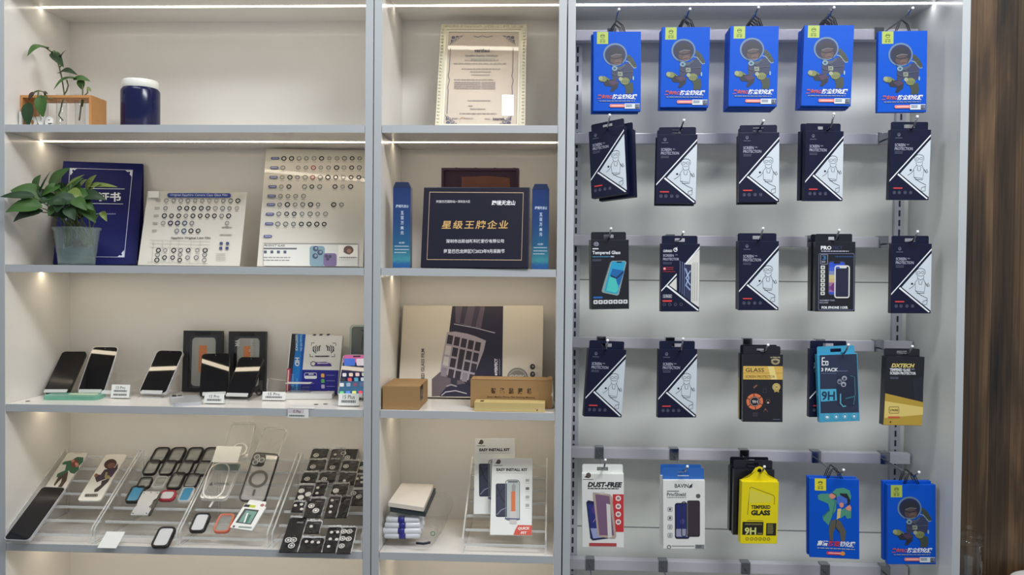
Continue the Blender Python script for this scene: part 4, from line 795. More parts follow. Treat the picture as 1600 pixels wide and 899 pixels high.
# boxes with orange windows
GREYB = mat('dark_grey_card', S(40, 40, 44), .45, var=.08)
def orange_box(label, loc, rot, w, h):
    t = thing('phone_case_box', label, 'box', L3(*loc), rot, 'dark boxes with a clear window'); d = .016
    b = MB(); b.box(-w/2, w/2, .010, d, -h/2, h/2, GREYB); n = 5; b.ring(rr(0, 0, w, h, .001, n), rr(.0, -.002, w*.72, h*.86, .007, n), 0, .010, GREYB); b.build('box_body', t)
    b = MB(); b.prism(rr(0, -.002, w*.72, h*.86, .007), .0005, .0012, GLASS); b.build('window', t)
    b = MB(); b.prism(rr(.002, -.002, w*.60, h*.80, .010), .004, .0098, mat('pale_phone_case', S(176, 174, 166), .35)); c_ = b.build('case_insert', t)
    b = MB(); b.prism(rr(.0, .006, w*.20, h*.44, .002), .0030, .0039, mat('orange_label', S(226, 128, 48), .4)); b.build('orange_label', c_)
    b = MB(); b.prism(rr(0, h*.455, w*.4, h*.05, .002), -.0004, 0, BLACKP); b.build('hang_slot', t)
    return t
t = orange_box('dark box with an orange strip in its window, nearer the flat silver phone', (-.9315, .2480, -.2515), (-4, .3, 6), .1031, .1628)
t2 = orange_box('dark box with an orange strip in its window and white vertical lettering', (-.8110, .2500, -.2515), (-4, -.2, 3), .0994, .1625)
a = Art(t2, .0994, .1625, (327, 155, 655, 685)); a.text('lettering', 508, 222, 560, 420, 'Shellpro', P(190, 190, 186), .02, rot=90); a.text('lettering', 384, 226, 428, 284, 'MA', P(206, 206, 204), .03, rot=90); a.done()
# HD box
t = thing('screen_film_box', 'white and blue HD screen film box with a wing emblem', 'box', L3(-.622, .226, -.2555), (-13, 1.5, .3)); w_, h_ = .139, .157
b = MB(); b.cbox(-w_/2, w_/2, 0, .016, -h_/2, h_/2, WHITEC, .0008); b.build('box_body', t)
a = Art(t, w_, h_, [(895, 140), (1375, 165), (1310, 670), (848, 655)])
DB = P(30, 26, 140)
a.poly('blue_panel', [(990, 462), (1330, 468), (1308, 668), (980, 662)], DB); a.poly('dark_stripe', [(905, 142), (965, 144), (905, 640), (858, 636)], P(38, 36, 40)); a.poly('blue_stripe', [(962, 144), (1036, 148), (985, 662), (886, 655)], P(20, 120, 200)); a.poly('blue_stripe', [(1012, 146), (1036, 148), (985, 662), (962, 660)], P(14, 84, 180))
a.text('lettering', 936, 356, 978, 432, 'HD', WHITE, .04, rot=-90); a.text('lettering', 940, 152, 962, 296, 'RESISTANCE', P(200, 220, 236), .03, rot=-90); a.text('lettering', 984, 154, 1004, 300, 'Screen HD film', P(180, 206, 230), .01, rot=-90); a.dash('lettering', 910, 500, 930, 620, 8, P(130, 190, 226), .6); a.dash('lettering', 948, 540, 962, 640, 8, P(130, 190, 226), .6)
for x, y, sx, sy in ((1088, 228, 1, 1), (1312, 232, -1, 1), (1074, 350, 1, -1), (1298, 352, -1, -1)): a.line('emblem', [(x, y+24*sy), (x, y), (x+30*sx, y)], 5, INK)
for sx in (-1, 1):
    for q in range(4): a.line('emblem', [(1198+sx*(28+q*18), 250+(q % 2)*8), (1198+sx*(40+q*18), 276), (1198+sx*(38+q*15), 300+q*4)], 9-q, INK)
    a.line('emblem', [(1198+sx*92, 262), (1198+sx*94, 300), (1198+sx*66, 320)], 6, INK)
a.dash('emblem', 1120, 342, 1250, 354, 1, INK, .9); a.oring('emblem', 1104, 412, 26, 22, 6, P(50, 40, 60)); a.poly('emblem', [(1110, 432), (1128, 398), (1220, 396), (1262, 412), (1270, 434)], P(70, 44, 130)); a.dash('emblem', 1140, 402, 1240, 416, 1, P(206, 200, 226), .8)
a.frame('badge', 1022, 488, 1134, 540, 4, WHITE, 10); a.rect('badge', 1026, 514, 1130, 536, WHITE, 8); a.dash('badge', 1060, 496, 1106, 508, 1, WHITE, .8)
for y, c_ in ((512, (230, 170, 90)), (558, (90, 180, 110)), (604, (190, 180, 220))): a.rect('icon', 1172, y-16, 1202, y+16, P(*c_), 7); a.dash('lettering', 1218, y-6, 1292, y+4, 1, P(120, 120, 190), .8)
a.dash('lettering', 1014, 574, 1110, 586, 1, P(110, 110, 180), .8); a.dash('lettering', 1004, 606, 1070, 614, 1, P(110, 110, 180), .8)
for x in (1100, 1160, 1226): a.poly('logo', [(x, 162), (x+12, 148), (x+40, 150), (x+28, 164)], P(70, 70, 76))
a.done()
p = at(450, 606, .20); t = thing('slim_red_box', 'slim red box standing against the left side of the HD box', 'box', (p.x-.001, .196, ZC), (-12, 0, 0)); b = MB(); b.cbox(-.004, .004, 0, .05, 0, .062, mat('red_card', S(170, 56, 72), .4), .0006); b.build('box_body', t); b = MB(); b.box(-.0015, .0015, -.0004, 0, .004, .058, P(226, 200, 200)); b.build('white_stripe', t)
# pale grey case standing behind the lit phone
p = at(561, 530, .245); t = thing('clear_case_pack', 'translucent grey case standing at the back beside the right post', 'case', (p.x, .250, ZC), (-4, 0, 0))
b = MB(); b.ring(rr(0, .092, .058, .184, .010), rr(0, .092, .048, .172, .007), 0, .010, FROST); b.build('rim', t); b = MB(); b.prism(rr(0, .092, .050, .174, .008), .006, .008, clear('smoky_plastic', (.55, .58, .58), .15, 1.45, .3, (.35, .37, .37))); b.build('back', t)
b = MB(); b.tube([(.004, -.001, .170), (.012, -.002, .166), (.028, -.001, .168)], .0018, BLACKP, 6); b.tube([(.004, -.0005, .12), (.006, -.001, .158)], .0008, BLACKP, 6); b.build('hook', t)
# charger pad and card holder
p = on_z(487, 620, ZC); t = thing('white_box', 'flat white box with a dark window lying in front of the HD box', 'box', (p.x, p.y-.008, ZC), (0, 0, 7))
b = MB(); b.cbox(-.062, .060, -.044, .052, 0, .013, WHITEC, .0012); b.build('box_body', t); b = MB(); b.box(-.006, .040, .012, .040, .0130, .0134, BLACKP); b.build('window', t)
t = thing('sign_holder', 'clear plastic holder with a blank white card on the flat white box', 'sign holder', (p.x-.026, p.y-.030, ZC+.0132), (0, 0, 4))
b = MB(); b.box(-.036, .030, 0, .001, 0, .023, ACR); b.box(-.036, .030, 0, .034, 0, .001, ACR); b.build('holder', t); b = MB(); b.box(-.035, .029, .001, .034, .0235, .0242, WHITEC); b.build('white_card', t)
# empty stand, cable, rod, glass plate
M = pose((*at(188, 598, .15).xy, -.290), (-40, 0, 0)); M = Matrix.Translation((0, 0, ZC+.0115-(M @ Vector((0, 0, -.05))).z)) @ M; stand('empty clear stand between the second and third phones', M, .06, .10, ZC, bw=.060)
t = thing('glass_plate', 'pale green glass plate lying at the front left of the shelf', 'glass plate', (*on_z(117, 623, ZC).xy, ZC), (0, 0, 4))
GG = clear('green_glass', (.62, .90, .78), .03, 1.5, .42, (.30, .62, .50)); b = MB(); b.prism(rr(0, 0, .138, .058, .014), 0, .010, GG); xf(b, Matrix.Rotation(PI/2, 4, 'X')); b.build('plate', t)
b = MB(); b.prism(rr(.020, -.004, .070, .022, .006), 0, .0004, mat('pale_green_label', S(196, 210, 176), .5)); xf(b, Matrix.Translation((0, 0, .0101)) @ Matrix.Rotation(PI/2, 4, 'X')); b.build('paper_label', t)
t = thing('white_cable', 'thin white cable crossing behind the price card near the second orange box', 'cable', (*at(425, 600, .2).xy, ZC)); o = Vector(t.location)
b = MB(); b.tube([at(x, y, Y)-o for x, y, Y in ((419, 585, .255), (430, 587, .24), (442, 588.5, .235), (458, 589, .23))], .0012, WHITEC, 6); b.tube([at(x, y, Y)-o for x, y, Y in ((419, 585, .255), (417, 598, .25), (418, 607.5, .25))], .0012, WHITEC, 6); b.build('cord', t)
p = on_z(424, 611, ZC); t = thing('rubber_ring', 'small black ring standing behind a price card', 'ring', (p.x, .19, ZC+.0098)); b = MB(); b.torus(0, 0, 0, .0070, .0027, BLACKP); b.build('ring_body', t)
# price cards
def price_card(label, x0, y0, x1, y1, Y, lines, tilt=-12, zs=None):
    zs = ZC if zs is None else zs; c = at((x0+x1)/2, y1, Y); w = (x1-x0)*(Y+2)/FPX; h = max(.015, (y1-y0)*(Y+2)/FPX)
    t = thing('price_card', label, 'price card', (c.x, Y, zs+.0004), (tilt, 0, 0), 'white price cards'); b = MB(); b.box(-w/2, w/2, 0, .0008, 0, h, WHITEC)
    b.box(-w/2, w/2, .0008, .012, 0, .0008, WHITEC); b.build('card', t)
    a = Art(t, w, h, (0, 0, 100, 40), cz=h/2); 
    for k, l in enumerate(lines):
        y = 5+k*34/len(lines)
        if l: a.text('lettering', 50-len(l)*4.2, y, 50+len(l)*4.2, y+26/len(lines), l, P(60, 60, 62), .01)
        else: a.dash('lettering', 14, y, 86, y+22/len(lines), 1, P(110, 110, 112), .8, seed=k)
    a.done(); return t
price_card('small white price card in front of the leftmost black phone', 69.6, 605, 100.5, 620, .140, ['', ''])
price_card('small white price card in front of the empty clear stand', 172, 598, 202, 619, .105, ['13 Pro', '', ''])
price_card('small white price card right of the flat silver phone', 318, 617, 350, 632, .045, ['15 Pro', ''])
price_card('white price card left of the flat white box, under the cable', 409, 609, 446, 622, .110, ['15 Pro', ''])
price_card('white price card at the foot of the phone with the lit home screen', 528, 615, 560.5, 634, .042, ['15 Plus', ''])
c = at(466, 640, -.003); t = thing('price_card', 'white price card hanging over the shelf edge', 'price card', (c.x, -.0042, ZC), (0, 0, 0), 'white price cards'); b = MB(); b.box(-.025, .025, .0008, .0016, -.021, .0015, WHITEC); b.box(-.025, .025, .0008, .02, .0006, .0015, WHITEC); b.box(.025, .036, .004, .02, .0006, .0015, WHITEC); b.build('card', t)
a = Art(t, .05, .021, (0, 0, 100, 40), y=.0008, cz=-.0105); a.rect('pink_band', 2, 0, 78, 20, P(206, 196, 200)); a.text('lettering', 26, 4, 62, 17, '15 Plus', P(60, 60, 62), .02); a.dash('lettering', 6, 26, 80, 36, 1, P(110, 110, 112), .8); a.done()
for k, (x, y, rx, lab) in enumerate(((494, 632.5, .006, 'small black sticker left of its pair on the shelf edge'), (508.5, 632, .0062, 'small black sticker right of its pair on the shelf edge'), (43.5, 627.5, .0055, 'small dark mark sticker near the left wall on the phone shelf'), (556.5, 634.5, .005, 'small dark sticker by the right post on the phone shelf'))):
    p = on_z(x, y, ZC); t = thing('sticker', lab, 'sticker', (p.x, p.y, ZC+.0001)); b = MB(); b.prism(ell(0, 0, rx, .0052, 18), 0, .0003, BLACKP); xf(b, Matrix.Translation((0, 0, .0004)) @ Matrix.Rotation(PI/2, 4, 'X')); b.build('sticker_face', t)

# ================================================================== wide unit, fourth shelf: sloping racks
RF, RT = Vector((0, .014, .022)), Vector((0, .250, .160))      # slope line of a rack (y, height above the shelf)
SD = (RT-RF).normalized(); SN = Vector((0, -SD.z, SD.y))
def rack(label, x0, x1, zs=None, n=7):
    zs = ZD if zs is None else zs; w = x1-x0; t = thing('display_rack', label, 'rack', (x0, 0, zs))
    for a in (0, w-.004):
        b = MB(); b.prismx([(.006, .0003), (.258, .0003), (.258, .176), (.250, .178), (.010, .040), (.006, .034)], a, a+.004, ACR, ACRE); b.build('side_plate', t)
    b = MB(); e = MB()
    for k in range(n):
        q = k/(n-1); y = RF.y+(RT.y-RF.y)*q; z = RF.z+(RT.z-RF.z)*q-.004
        b.box(.004, w-.004, y+.0022, min(y+.040, .256), z-.0025, z, ACR); e.box(.004, w-.004, y, y+.0022, z-.0025, z+.0035, ACRE)
        if k: b.box(.004, w-.004, y+.0022, y+.0045, z-.0225, z-.0026, ACR)
    b.build('steps', t); e.build('step_lips', t); return t
rx = lambda a, b, Y=.012: (at(a, 850, Y).x, at(b, 850, Y).x)
a_, b_ = rx(12, 146); rack('clear sloping rack at the left wall holding the two figure cards', max(a_, XL+.001), b_)
a_, b_ = rx(148, 279); rack('clear sloping rack holding the black watch case frames', a_, b_)
a_, b_ = rx(281, 420); rack('clear sloping rack holding the phone cases', a_, b_)
a_, b_ = rx(425, 569); rack('clear sloping rack holding the small black lens packs', a_, min(b_, XLM-TH-.003))
NP = Vector((0, RF.y, ZD+RF.z))
PL = [NP, SN]
def on_slope(px, py, lift):
    d = ray(px, py); c = PL[0]+PL[1]*lift; return CAM+d*((c-CAM).dot(PL[1])/d.dot(PL[1]))
def lay(corners, lift, w=None, h=None):            # a rectangle lying on the rack: TL TR BR BL in the photograph
    p = [on_slope(*q, lift) for q in corners]; c = sum(p, Vector())/4
    ex = ((p[1]-p[0])+(p[2]-p[3])); ez = ((p[0]-p[3])+(p[1]-p[2])); X = ex.normalized(); Z = (ez-X*ez.dot(X)).normalized(); Yv = Z.cross(X)
    M = Matrix((X, Yv, Z)).transposed().to_4x4(); M.translation = c
    return M, w or (ex.length/2), h or (abs(ez.dot(Z))/2)
def q1(x, y): return (x/3.609, 650+y/3.609)
def q2(x, y): return (190+x/4.993, 680+y/4.993)
def qq3(x, y): return (290+x/4.493, 650+y/4.493)
def q4(x, y): return (420+x/4.73, 680+y/4.73)
M, w_, h_ = lay([q1(185, 398), q1(322, 402), q1(200, 708), q1(55, 700)], .0165)
M.translation.x += .004
phone('black phone lying at the front of the left rack', M, w_, h_, PHONES)
def flat_card(name, label, cat, M, w, h, m, t_=.0016, r=.006, group=None):
    t = thing(name, label, cat, m=M, group=group); b = MB(); b.prism(rr(0, 0, w, h, r), 0, t_, m); b.build('card_body', t); return t
CASEW = mat('glossy_white_case', S(222, 220, 212), .18, coat=.3)
M, w_, h_ = lay([q1(350, 207), q1(465, 207), q1(360, 478), q1(240, 478)], .006)
t = flat_card('phone_case', 'white phone case printed with a figure in a green jacket', 'phone case', M, w_, h_, CASEW, .005, .008)
a = Art(t, w_, h_, [(480, 92), (640, 98), (495, 465), (340, 455)]); BRN = P(72, 48, 42); GRN = P(48, 98, 74)
a.poly('picture', [(455, 180), (470, 166), (520, 160), (560, 132), (610, 138), (616, 178), (590, 205), (596, 240), (570, 270), (540, 262), (520, 240), (496, 292), (440, 290), (442, 262), (492, 238), (490, 192), (462, 192)], GRN); a.poly('picture', [(525, 175), (560, 150), (585, 180), (570, 215), (530, 210)], P(120, 60, 50)); a.ell('picture', 535, 165, 13, 12, P(196, 130, 110)); a.ell('picture', 576, 205, 12, 12, P(196, 130, 110)); a.poly('picture', [(556, 176), (584, 188), (578, 206), (556, 196)], P(206, 150, 130))
a.poly('picture', [(455, 290), (520, 250), (524, 320), (490, 390), (466, 420), (458, 400), (486, 330), (484, 300), (462, 330), (446, 358), (436, 346)], BRN); a.ell('picture', 458, 420, 10, 14, P(46, 40, 40)); a.rect('camera_slot', 528, 98, 590, 108, P(196, 190, 176), 4); a.done()
M, w_, h_ = lay([q1(568, 217), q1(693, 217), q1(590, 480), q1(468, 478)], .006)
t = flat_card('phone_case', 'white phone case printed with a dark spacesuit figure', 'phone case', M, w_, h_, CASEW, .005, .008)
a = Art(t, w_, h_, [(785, 100), (960, 105), (820, 466), (650, 462)]); PUR = P(52, 36, 58); OL = P(150, 140, 92)
a.ell('picture', 838, 185, 50, 42, P(70, 46, 44)); a.ell('picture', 850, 198, 32, 24, P(112, 74, 66)); a.poly('picture', [(800, 230), (880, 215), (900, 180), (904, 225), (870, 290), (812, 310), (780, 270)], PUR); a.poly('picture', [(735, 270), (770, 270), (820, 280), (810, 310), (764, 330), (745, 300)], PUR); a.ell('picture', 745, 275, 14, 15, P(140, 90, 70)); a.ell('picture', 838, 292, 20, 16, OL); a.rect('picture', 815, 250, 832, 290, OL); a.poly('picture', [(800, 320), (860, 300), (850, 330), (790, 400), (762, 404), (760, 384), (800, 350)], P(40, 30, 36)); a.dash('lettering', 698, 416, 796, 440, 1, P(70, 66, 64), .9); a.done()
# watch case frames
def watch_case(label, corners_c, wd, hd, fm, th, gl, lift=.004, tk=.008):
    cx_, cy_ = corners_c; hw, hh = wd/2, hd/2; sk = .42*hh
    M, w, h = lay([(cx_-hw+sk, cy_-hh), (cx_+hw+sk, cy_-hh), (cx_+hw-sk, cy_+hh), (cx_-hw-sk, cy_+hh)], lift+tk*.5)
    w = max(w, .030); t = thing('watch_case', label, 'watch case', m=M, group='watch case frames')
    n = 6; b = MB(); b.ring(rr(0, 0, w, h, w*.28, n), rr(0, 0, w-2*th, h-2*th, w*.28-th*.8, n), 0, tk, fm, True); b.cbox(w/2-.0006, w/2+.0014, tk*.3, tk*.7, -.004, .006, fm, .0004); b.build('frame', t)
    b = MB(); b.prism(rr(0, 0, w-1.6*th, h-1.6*th, w*.2, n), .0012, .0022, gl); b.build('window', t); return t
WG = clear('case_window', (.86, .88, .86), .05, 1.5, .12, (.8, .8, .78)); CLR = clear('clear_bumper', (.97, .97, .96), .06, 1.5, .34, (1, 1, .98)); GBL = mat('gun_blue_glass', S(70, 140, 176), .12, coat=.4); REDF = mat('red_bumper', S(158, 40, 52), .3); ORF = mat('orange_bumper', S(214, 112, 84), .3); WSH = mat('white_glass', S(206, 206, 206), .08, coat=.4)
wc = lambda lab, x, y, w, h, fm, th, gl=WG: watch_case(lab, q2(x, y), w/4.993, h/4.993, fm, th, gl)
FR = ['first', 'second', 'third', 'fourth']
for k, x in enumerate((298, 428, 562, 690)): wc('thick black watch case frame, %s from the left in the top row of the rack' % FR[k], x, 152, 118, 116, BLACKP, .0042)
for k, (x, y) in enumerate(((232, 247), (360, 250), (497, 250), (632, 254))): wc('thin black watch case frame, %s from the left in the row below the top' % FR[k], x, y, 104, 112, BLACKP, .0026)
wc('thin black watch case frame above the blue-windowed one', 180, 368, 100, 84, BLACKP, .0026); wc('clear watch case frame in the third row of the rack', 297, 362, 96, 86, CLR, .0026); wc('thick black watch case frame in the third row of the rack', 424, 352, 112, 128, BLACKP, .0044); wc('thin black watch case frame right in the third row, above the clear blue one', 548, 352, 100, 108, BLACKP, .0024)
wc('black watch case frame with a blue window', 106, 458, 112, 128, BLACKP, .0046, GBL); wc('red watch case frame behind the silver plate', 356, 468, 124, 80, REDF, .0052, WSH); wc('clear watch case frame with a blue window', 503, 460, 96, 116, CLR, .004, GBL)
wc('thick black watch case frame alone at the front of the second rack', 326, 786, 140, 160, BLACKP, .0052, WSH); wc('thick black watch case frame at the front of the third rack', 610, 680, 124, 146, BLACKP, .0048, WSH)
watch_case('orange watch case frame with a dark rim at the front of the third rack', qq3(268, 750), 112/4.493, 126/4.493, ORF, .0034, WG)
M, w_, h_ = lay([q2(138, 440), q2(268, 440), q2(238, 628), q2(100, 625)], .017); t = thing('multi_tool_card', 'silver metal multi tool plate with a notched side leaning on the rack', 'tool', m=M)
b = MB(); z = h_/2; x = w_/2; b.prism([(-x, z), (x, z), (x, z*.4), (x*.72, z*.25), (x*.78, -z*.1), (x*.6, -z*.3), (x, -z*.45), (x, -z), (-x, -z), (-x, -z*.4), (-x*.86, -z*.2), (-x, z*.1)], 0, .002, mat('grey_steel_plate', S(170, 174, 178), .35, .4)); b.build('plate', t)
b = MB(); b.prism([(x*.72, z*.9), (x*1.22, z*.9), (x*1.22, -z*.95), (x*.9, -z*.95)], .0025, .005, BLACKP); b.build('black_back', t); b = MB()
for q in ((-.8, .85), (0, .9), (.8, .85), (-.8, -.85), (.75, -.85)): b.prism(ell(q[0]*x, q[1]*z, .0014, .0014, 12), -.0008, 0, DARKM)
b.build('screw', t)
M, w_, h_ = lay([q1(590, 635), q1(700, 640), q1(660, 730), q1(560, 730)], .006); flat_card('blank_card', 'blank white card lying at the front of the second rack', 'card', M, w_, h_, WHITEC, .001, .001)
# phone cases on the third rack
def clear_case(label, corners, lift, rim, cam=True):
    M, w, h = lay(corners, lift); t = thing('phone_case', label, 'phone case', m=M); n = 6
    b = MB(); b.ring(rr(0, 0, w, h, w*.16, n), rr(0, 0, w-.004, h-.004, w*.14, n), -.001, .008, rim); b.build('rim', t)
    b = MB(); b.prism(rr(0, 0, w-.003, h-.003, w*.14, n), .0, .0012, clear('case_back', (.985, .985, .98), .04, 1.4, .09, (1, .99, .96))); b.build('back', t); return t, w, h
PL[:] = [Vector((0, .127, EYE-.593)), Vector((0, -.152, .135)).normalized()]
t, w_, h_ = clear_case('large clear phone case standing highest behind the white backing card', [qq3(300, 48), qq3(490, 45), qq3(440, 300), qq3(268, 300)], .013, CLR)
b = MB(); b.torus(w_*.12, -.002, -h_*.28, w_*.27, .0024, mat('white_ring', S(226, 224, 218), .3), 32, 6); b.build('magnet_ring', t)
t, w_, h_ = clear_case('clear phone case in film behind the case with the grey ring', [qq3(500, 82), qq3(668, 80), qq3(610, 590), qq3(430, 560)], .012, CLR)
b = MB(); rng = random.Random(8); g = []
for i in range(8):
    for j in range(14): g.append((-w_/2-.004+(w_+.008)*i/7, -.004+rng.uniform(-.002, .002), -h_/2-.004+(h_+.008)*j/13))
b.add(g, [(i*14+j, (i+1)*14+j, (i+1)*14+j+1, i*14+j+1) for i in range(7) for j in range(13)], FILM, False); b.build('film_bag', t)
M, w_, h_ = lay([qq3(215, 212), qq3(392, 216), qq3(368, 330), qq3(188, 326)], .036); PL[:] = [NP, SN]; flat_card('backing_card', 'blank white backing card above the white-ringed phone case', 'card', M, w_, h_, WHITEC, .001, .002)
t, w_, h_ = clear_case('clear phone case with white oval ring and a printed warning', [qq3(178, 330), qq3(362, 335), qq3(318, 585), qq3(134, 582)], .024, CLR)
a = Art(t, w_, h_, [(178, 330), (362, 335), (318, 585), (134, 582)], y=-.0012); WR = P(226, 226, 220)
a.poly('grey_panel', [(180, 340), (356, 345), (350, 390), (174, 386)], P(120, 136, 132)); a.ringo('white_ring', rr(216, 458, 150, 256, 66), rr(216, 458, 130, 236, 58), WR)
a.poly('lettering', [(176, 494), (190, 470), (202, 496)], P(70, 70, 72)); a.text('lettering', 208, 476, 314, 492, 'ATTENTION', P(70, 70, 72), .03); a.dash('lettering', 168, 506, 300, 524, 2, P(150, 150, 146), .4); a.done()
M, w_, h_ = lay([qq3(184, 596), qq3(196, 596), qq3(180, 645), qq3(166, 642)], .010); flat_card('white_tab', 'tiny white tab lying below the phone case with the warning', 'tab', M, w_, h_, WHITEC, .001, .002)
PL[:] = [Vector((0, .127, EYE-.593)), Vector((0, -.152, .135)).normalized()]
t, w_, h_ = clear_case('dark-edged clear phone case with three camera holes and a grey ring', [qq3(465, 250), qq3(640, 270), qq3(572, 606), qq3(388, 598)], .034, mat('dark_bumper', S(44, 42, 42), .3))
cs = MB(); cs.prism(rr(-w_*.20, h_*.33, w_*.46, h_*.25, .008), -.0026, -.0002, mat('dark_bumper', S(44, 42, 42), .3)); cp = cs.build('camera_plate', t)
for x, z in ((-.31, .385), (-.31, .275), (-.09, .33)):
    b = MB(); b.torus(w_*x, -.003, h_*z, .0066, .0016, mat('grey_metal_ring', S(176, 176, 172), .3), 22, 6); b.build('lens_ring', cp); b = MB(); b.prism(ell(w_*x, h_*z, .0055, .0055, 18), -.0030, -.0027, mat('lens_cover', S(120, 126, 124), .1)); b.build('lens_cover', cp)
b = MB(); n = 30; b.ring(ell(0, -h_*.05, w_*.36, w_*.36, n), ell(0, -h_*.05, w_*.26, w_*.26, n), -.0022, -.0002, mat('grey_magnet', S(112, 110, 104), .35, .4)); b.build('magnet_ring', t); b = MB(); b.prism(rr(0, -h_*.33, w_*.08, h_*.12, .001), -.0022, -.0002, mat('grey_magnet', S(112, 110, 104), .35, .4)); b.build('magnet_bar', t)
PL[:] = [NP, SN]
M, w_, h_ = lay([qq3(380, 606), qq3(540, 640), qq3(492, 805), qq3(348, 796)], .026); t = flat_card('lens_film_pack', 'white pack with a black and yellow corner label at the foot of the third rack', 'package', M, w_, h_, WHITEC, .004, .002)
b = MB(); b.prism(rr(0, h_/2+.007, w_*.82, .018, .006), .001, .002, WHITEC); b.build('hang_tab', t)
a = Art(t, w_, h_, [(380, 606), (540, 640), (492, 805), (348, 796)]); a.poly('corner_label', [(384, 612), (428, 620), (422, 642), (378, 636)], INK); a.poly('corner_label', [(428, 620), (470, 628), (466, 648), (422, 642)], P(176, 190, 40)); a.ell('logo', 512, 628, 13, 12, P(160, 90, 100))
a.poly('picture', [(396, 652), (500, 668), (476, 770), (372, 762)], P(60, 62, 70)); a.poly('picture', [(412, 668), (490, 680), (470, 764), (390, 756)], P(110, 150, 140)); a.poly('picture', [(430, 700), (460, 704), (450, 764), (416, 760)], P(60, 110, 96)); a.rect('picture', 424, 690, 436, 760, P(220, 226, 222)); a.dash('lettering', 404, 784, 486, 796, 1, P(110, 130, 124), .8); a.ell('logo', 372, 788, 8, 7, P(70, 70, 72)); a.done()
# lens packs
LP = [('lens pack with one ring, highest at the left of the rack', (310, 100, 436, 186, 10), 'r', [(350, 152)]), ('lens pack half hidden in the top row of the rack', (454, 104, 556, 186, 10), 'd', [(492, 152)]), ('lens pack with two rings at the right of the top row', (516, 95, 654, 182, 8), 'r', [(552, 140), (582, 170)]),
 ('lens pack with one ring, left in the second row', (286, 185, 420, 268, 12), 'r', [(327, 242)]), ('lens pack with one ring, middle of the second row', (430, 185, 526, 274, 10), 'r', [(470, 243)]), ('lens pack with one ring and a white glint, right in the second row', (536, 190, 660, 284, 8), 'r', [(572, 240)]), ('lens pack cut off by the post in the second row', (664, 198, 716, 286, 6), 'r', [(690, 246)]),
 ('lens pack with one ring, left in the third row', (242, 276, 360, 352, 12), 'r', [(285, 333)]), ('lens pack with one ring, middle of the third row', (370, 276, 496, 350, 10), 'r', [(410, 331)]), ('lens pack with a faint ring, right in the third row', (514, 280, 642, 370, 10), 'd', [(560, 344)]), ('lens pack with small dots beside the post', (640, 294, 712, 380, 8), 'd', [(654, 326), (688, 318), (688, 352)]),
 ('lens pack with three white discs', (204, 372, 324, 492, 16), 'w', [(243, 422), (293, 447), (238, 470)]), ('narrow lens pack with two dots in a column', (326, 350, 422, 466, 12), 'd', [(362, 392), (356, 432)]), ('lens pack with one white disc in the fourth row', (462, 362, 586, 450, 12), 'w', [(497, 420)]), ('lens pack with two rings beside the post', (604, 405, 712, 522, 12), 'r', [(627, 436), (667, 460)]),
 ('small lens pack with three white dots at the left edge', (172, 496, 262, 572, 8), 'd', [(198, 528), (243, 555), (243, 520)]), ('lens pack with two large overlapping rings', (270, 470, 404, 612, 14), 'R', [(315, 528), (348, 563)]), ('lens pack with three dots in a column', (424, 455, 518, 616, 14), 'd', [(470, 492), (462, 536), (455, 578)]), ('plain black lens pack beside the column of three dots', (516, 455, 596, 614, 12), 'n', []),
 ('tall lens pack tilted at the front left of the rack', (108, 582, 250, 840, 26), 'R', [(146, 755), (184, 755), (169, 797)]), ('lens pack with one dot tucked behind the pack with a row of three dots', (268, 640, 384, 730, 12), 'd', [(314, 680)]), ('wide lens pack with a row of three dots at the front', (226, 730, 402, 840, 10), 'd', [(280, 764), (323, 767), (368, 770)]), ('lens pack with a grid of dots, left of two at the front right', (412, 652, 518, 842, 12), 'd', [(465, 692), (510, 692), (455, 742), (502, 745), (443, 797)]), ('lens pack with a grid of dots, right of two at the front right', (522, 652, 628, 846, 12), 'r', [(555, 690), (598, 690), (547, 742), (592, 745), (540, 797)])]
PKM = mat('black_lens_card', S(13, 12, 16), .6, spec=.2, var=.1)
RGM = mat('ring_metal', S(222, 220, 214), .3); DSC = mat('ring_glass', S(90, 88, 92), .1); DOT = mat('white_disc', S(216, 214, 208), .3)
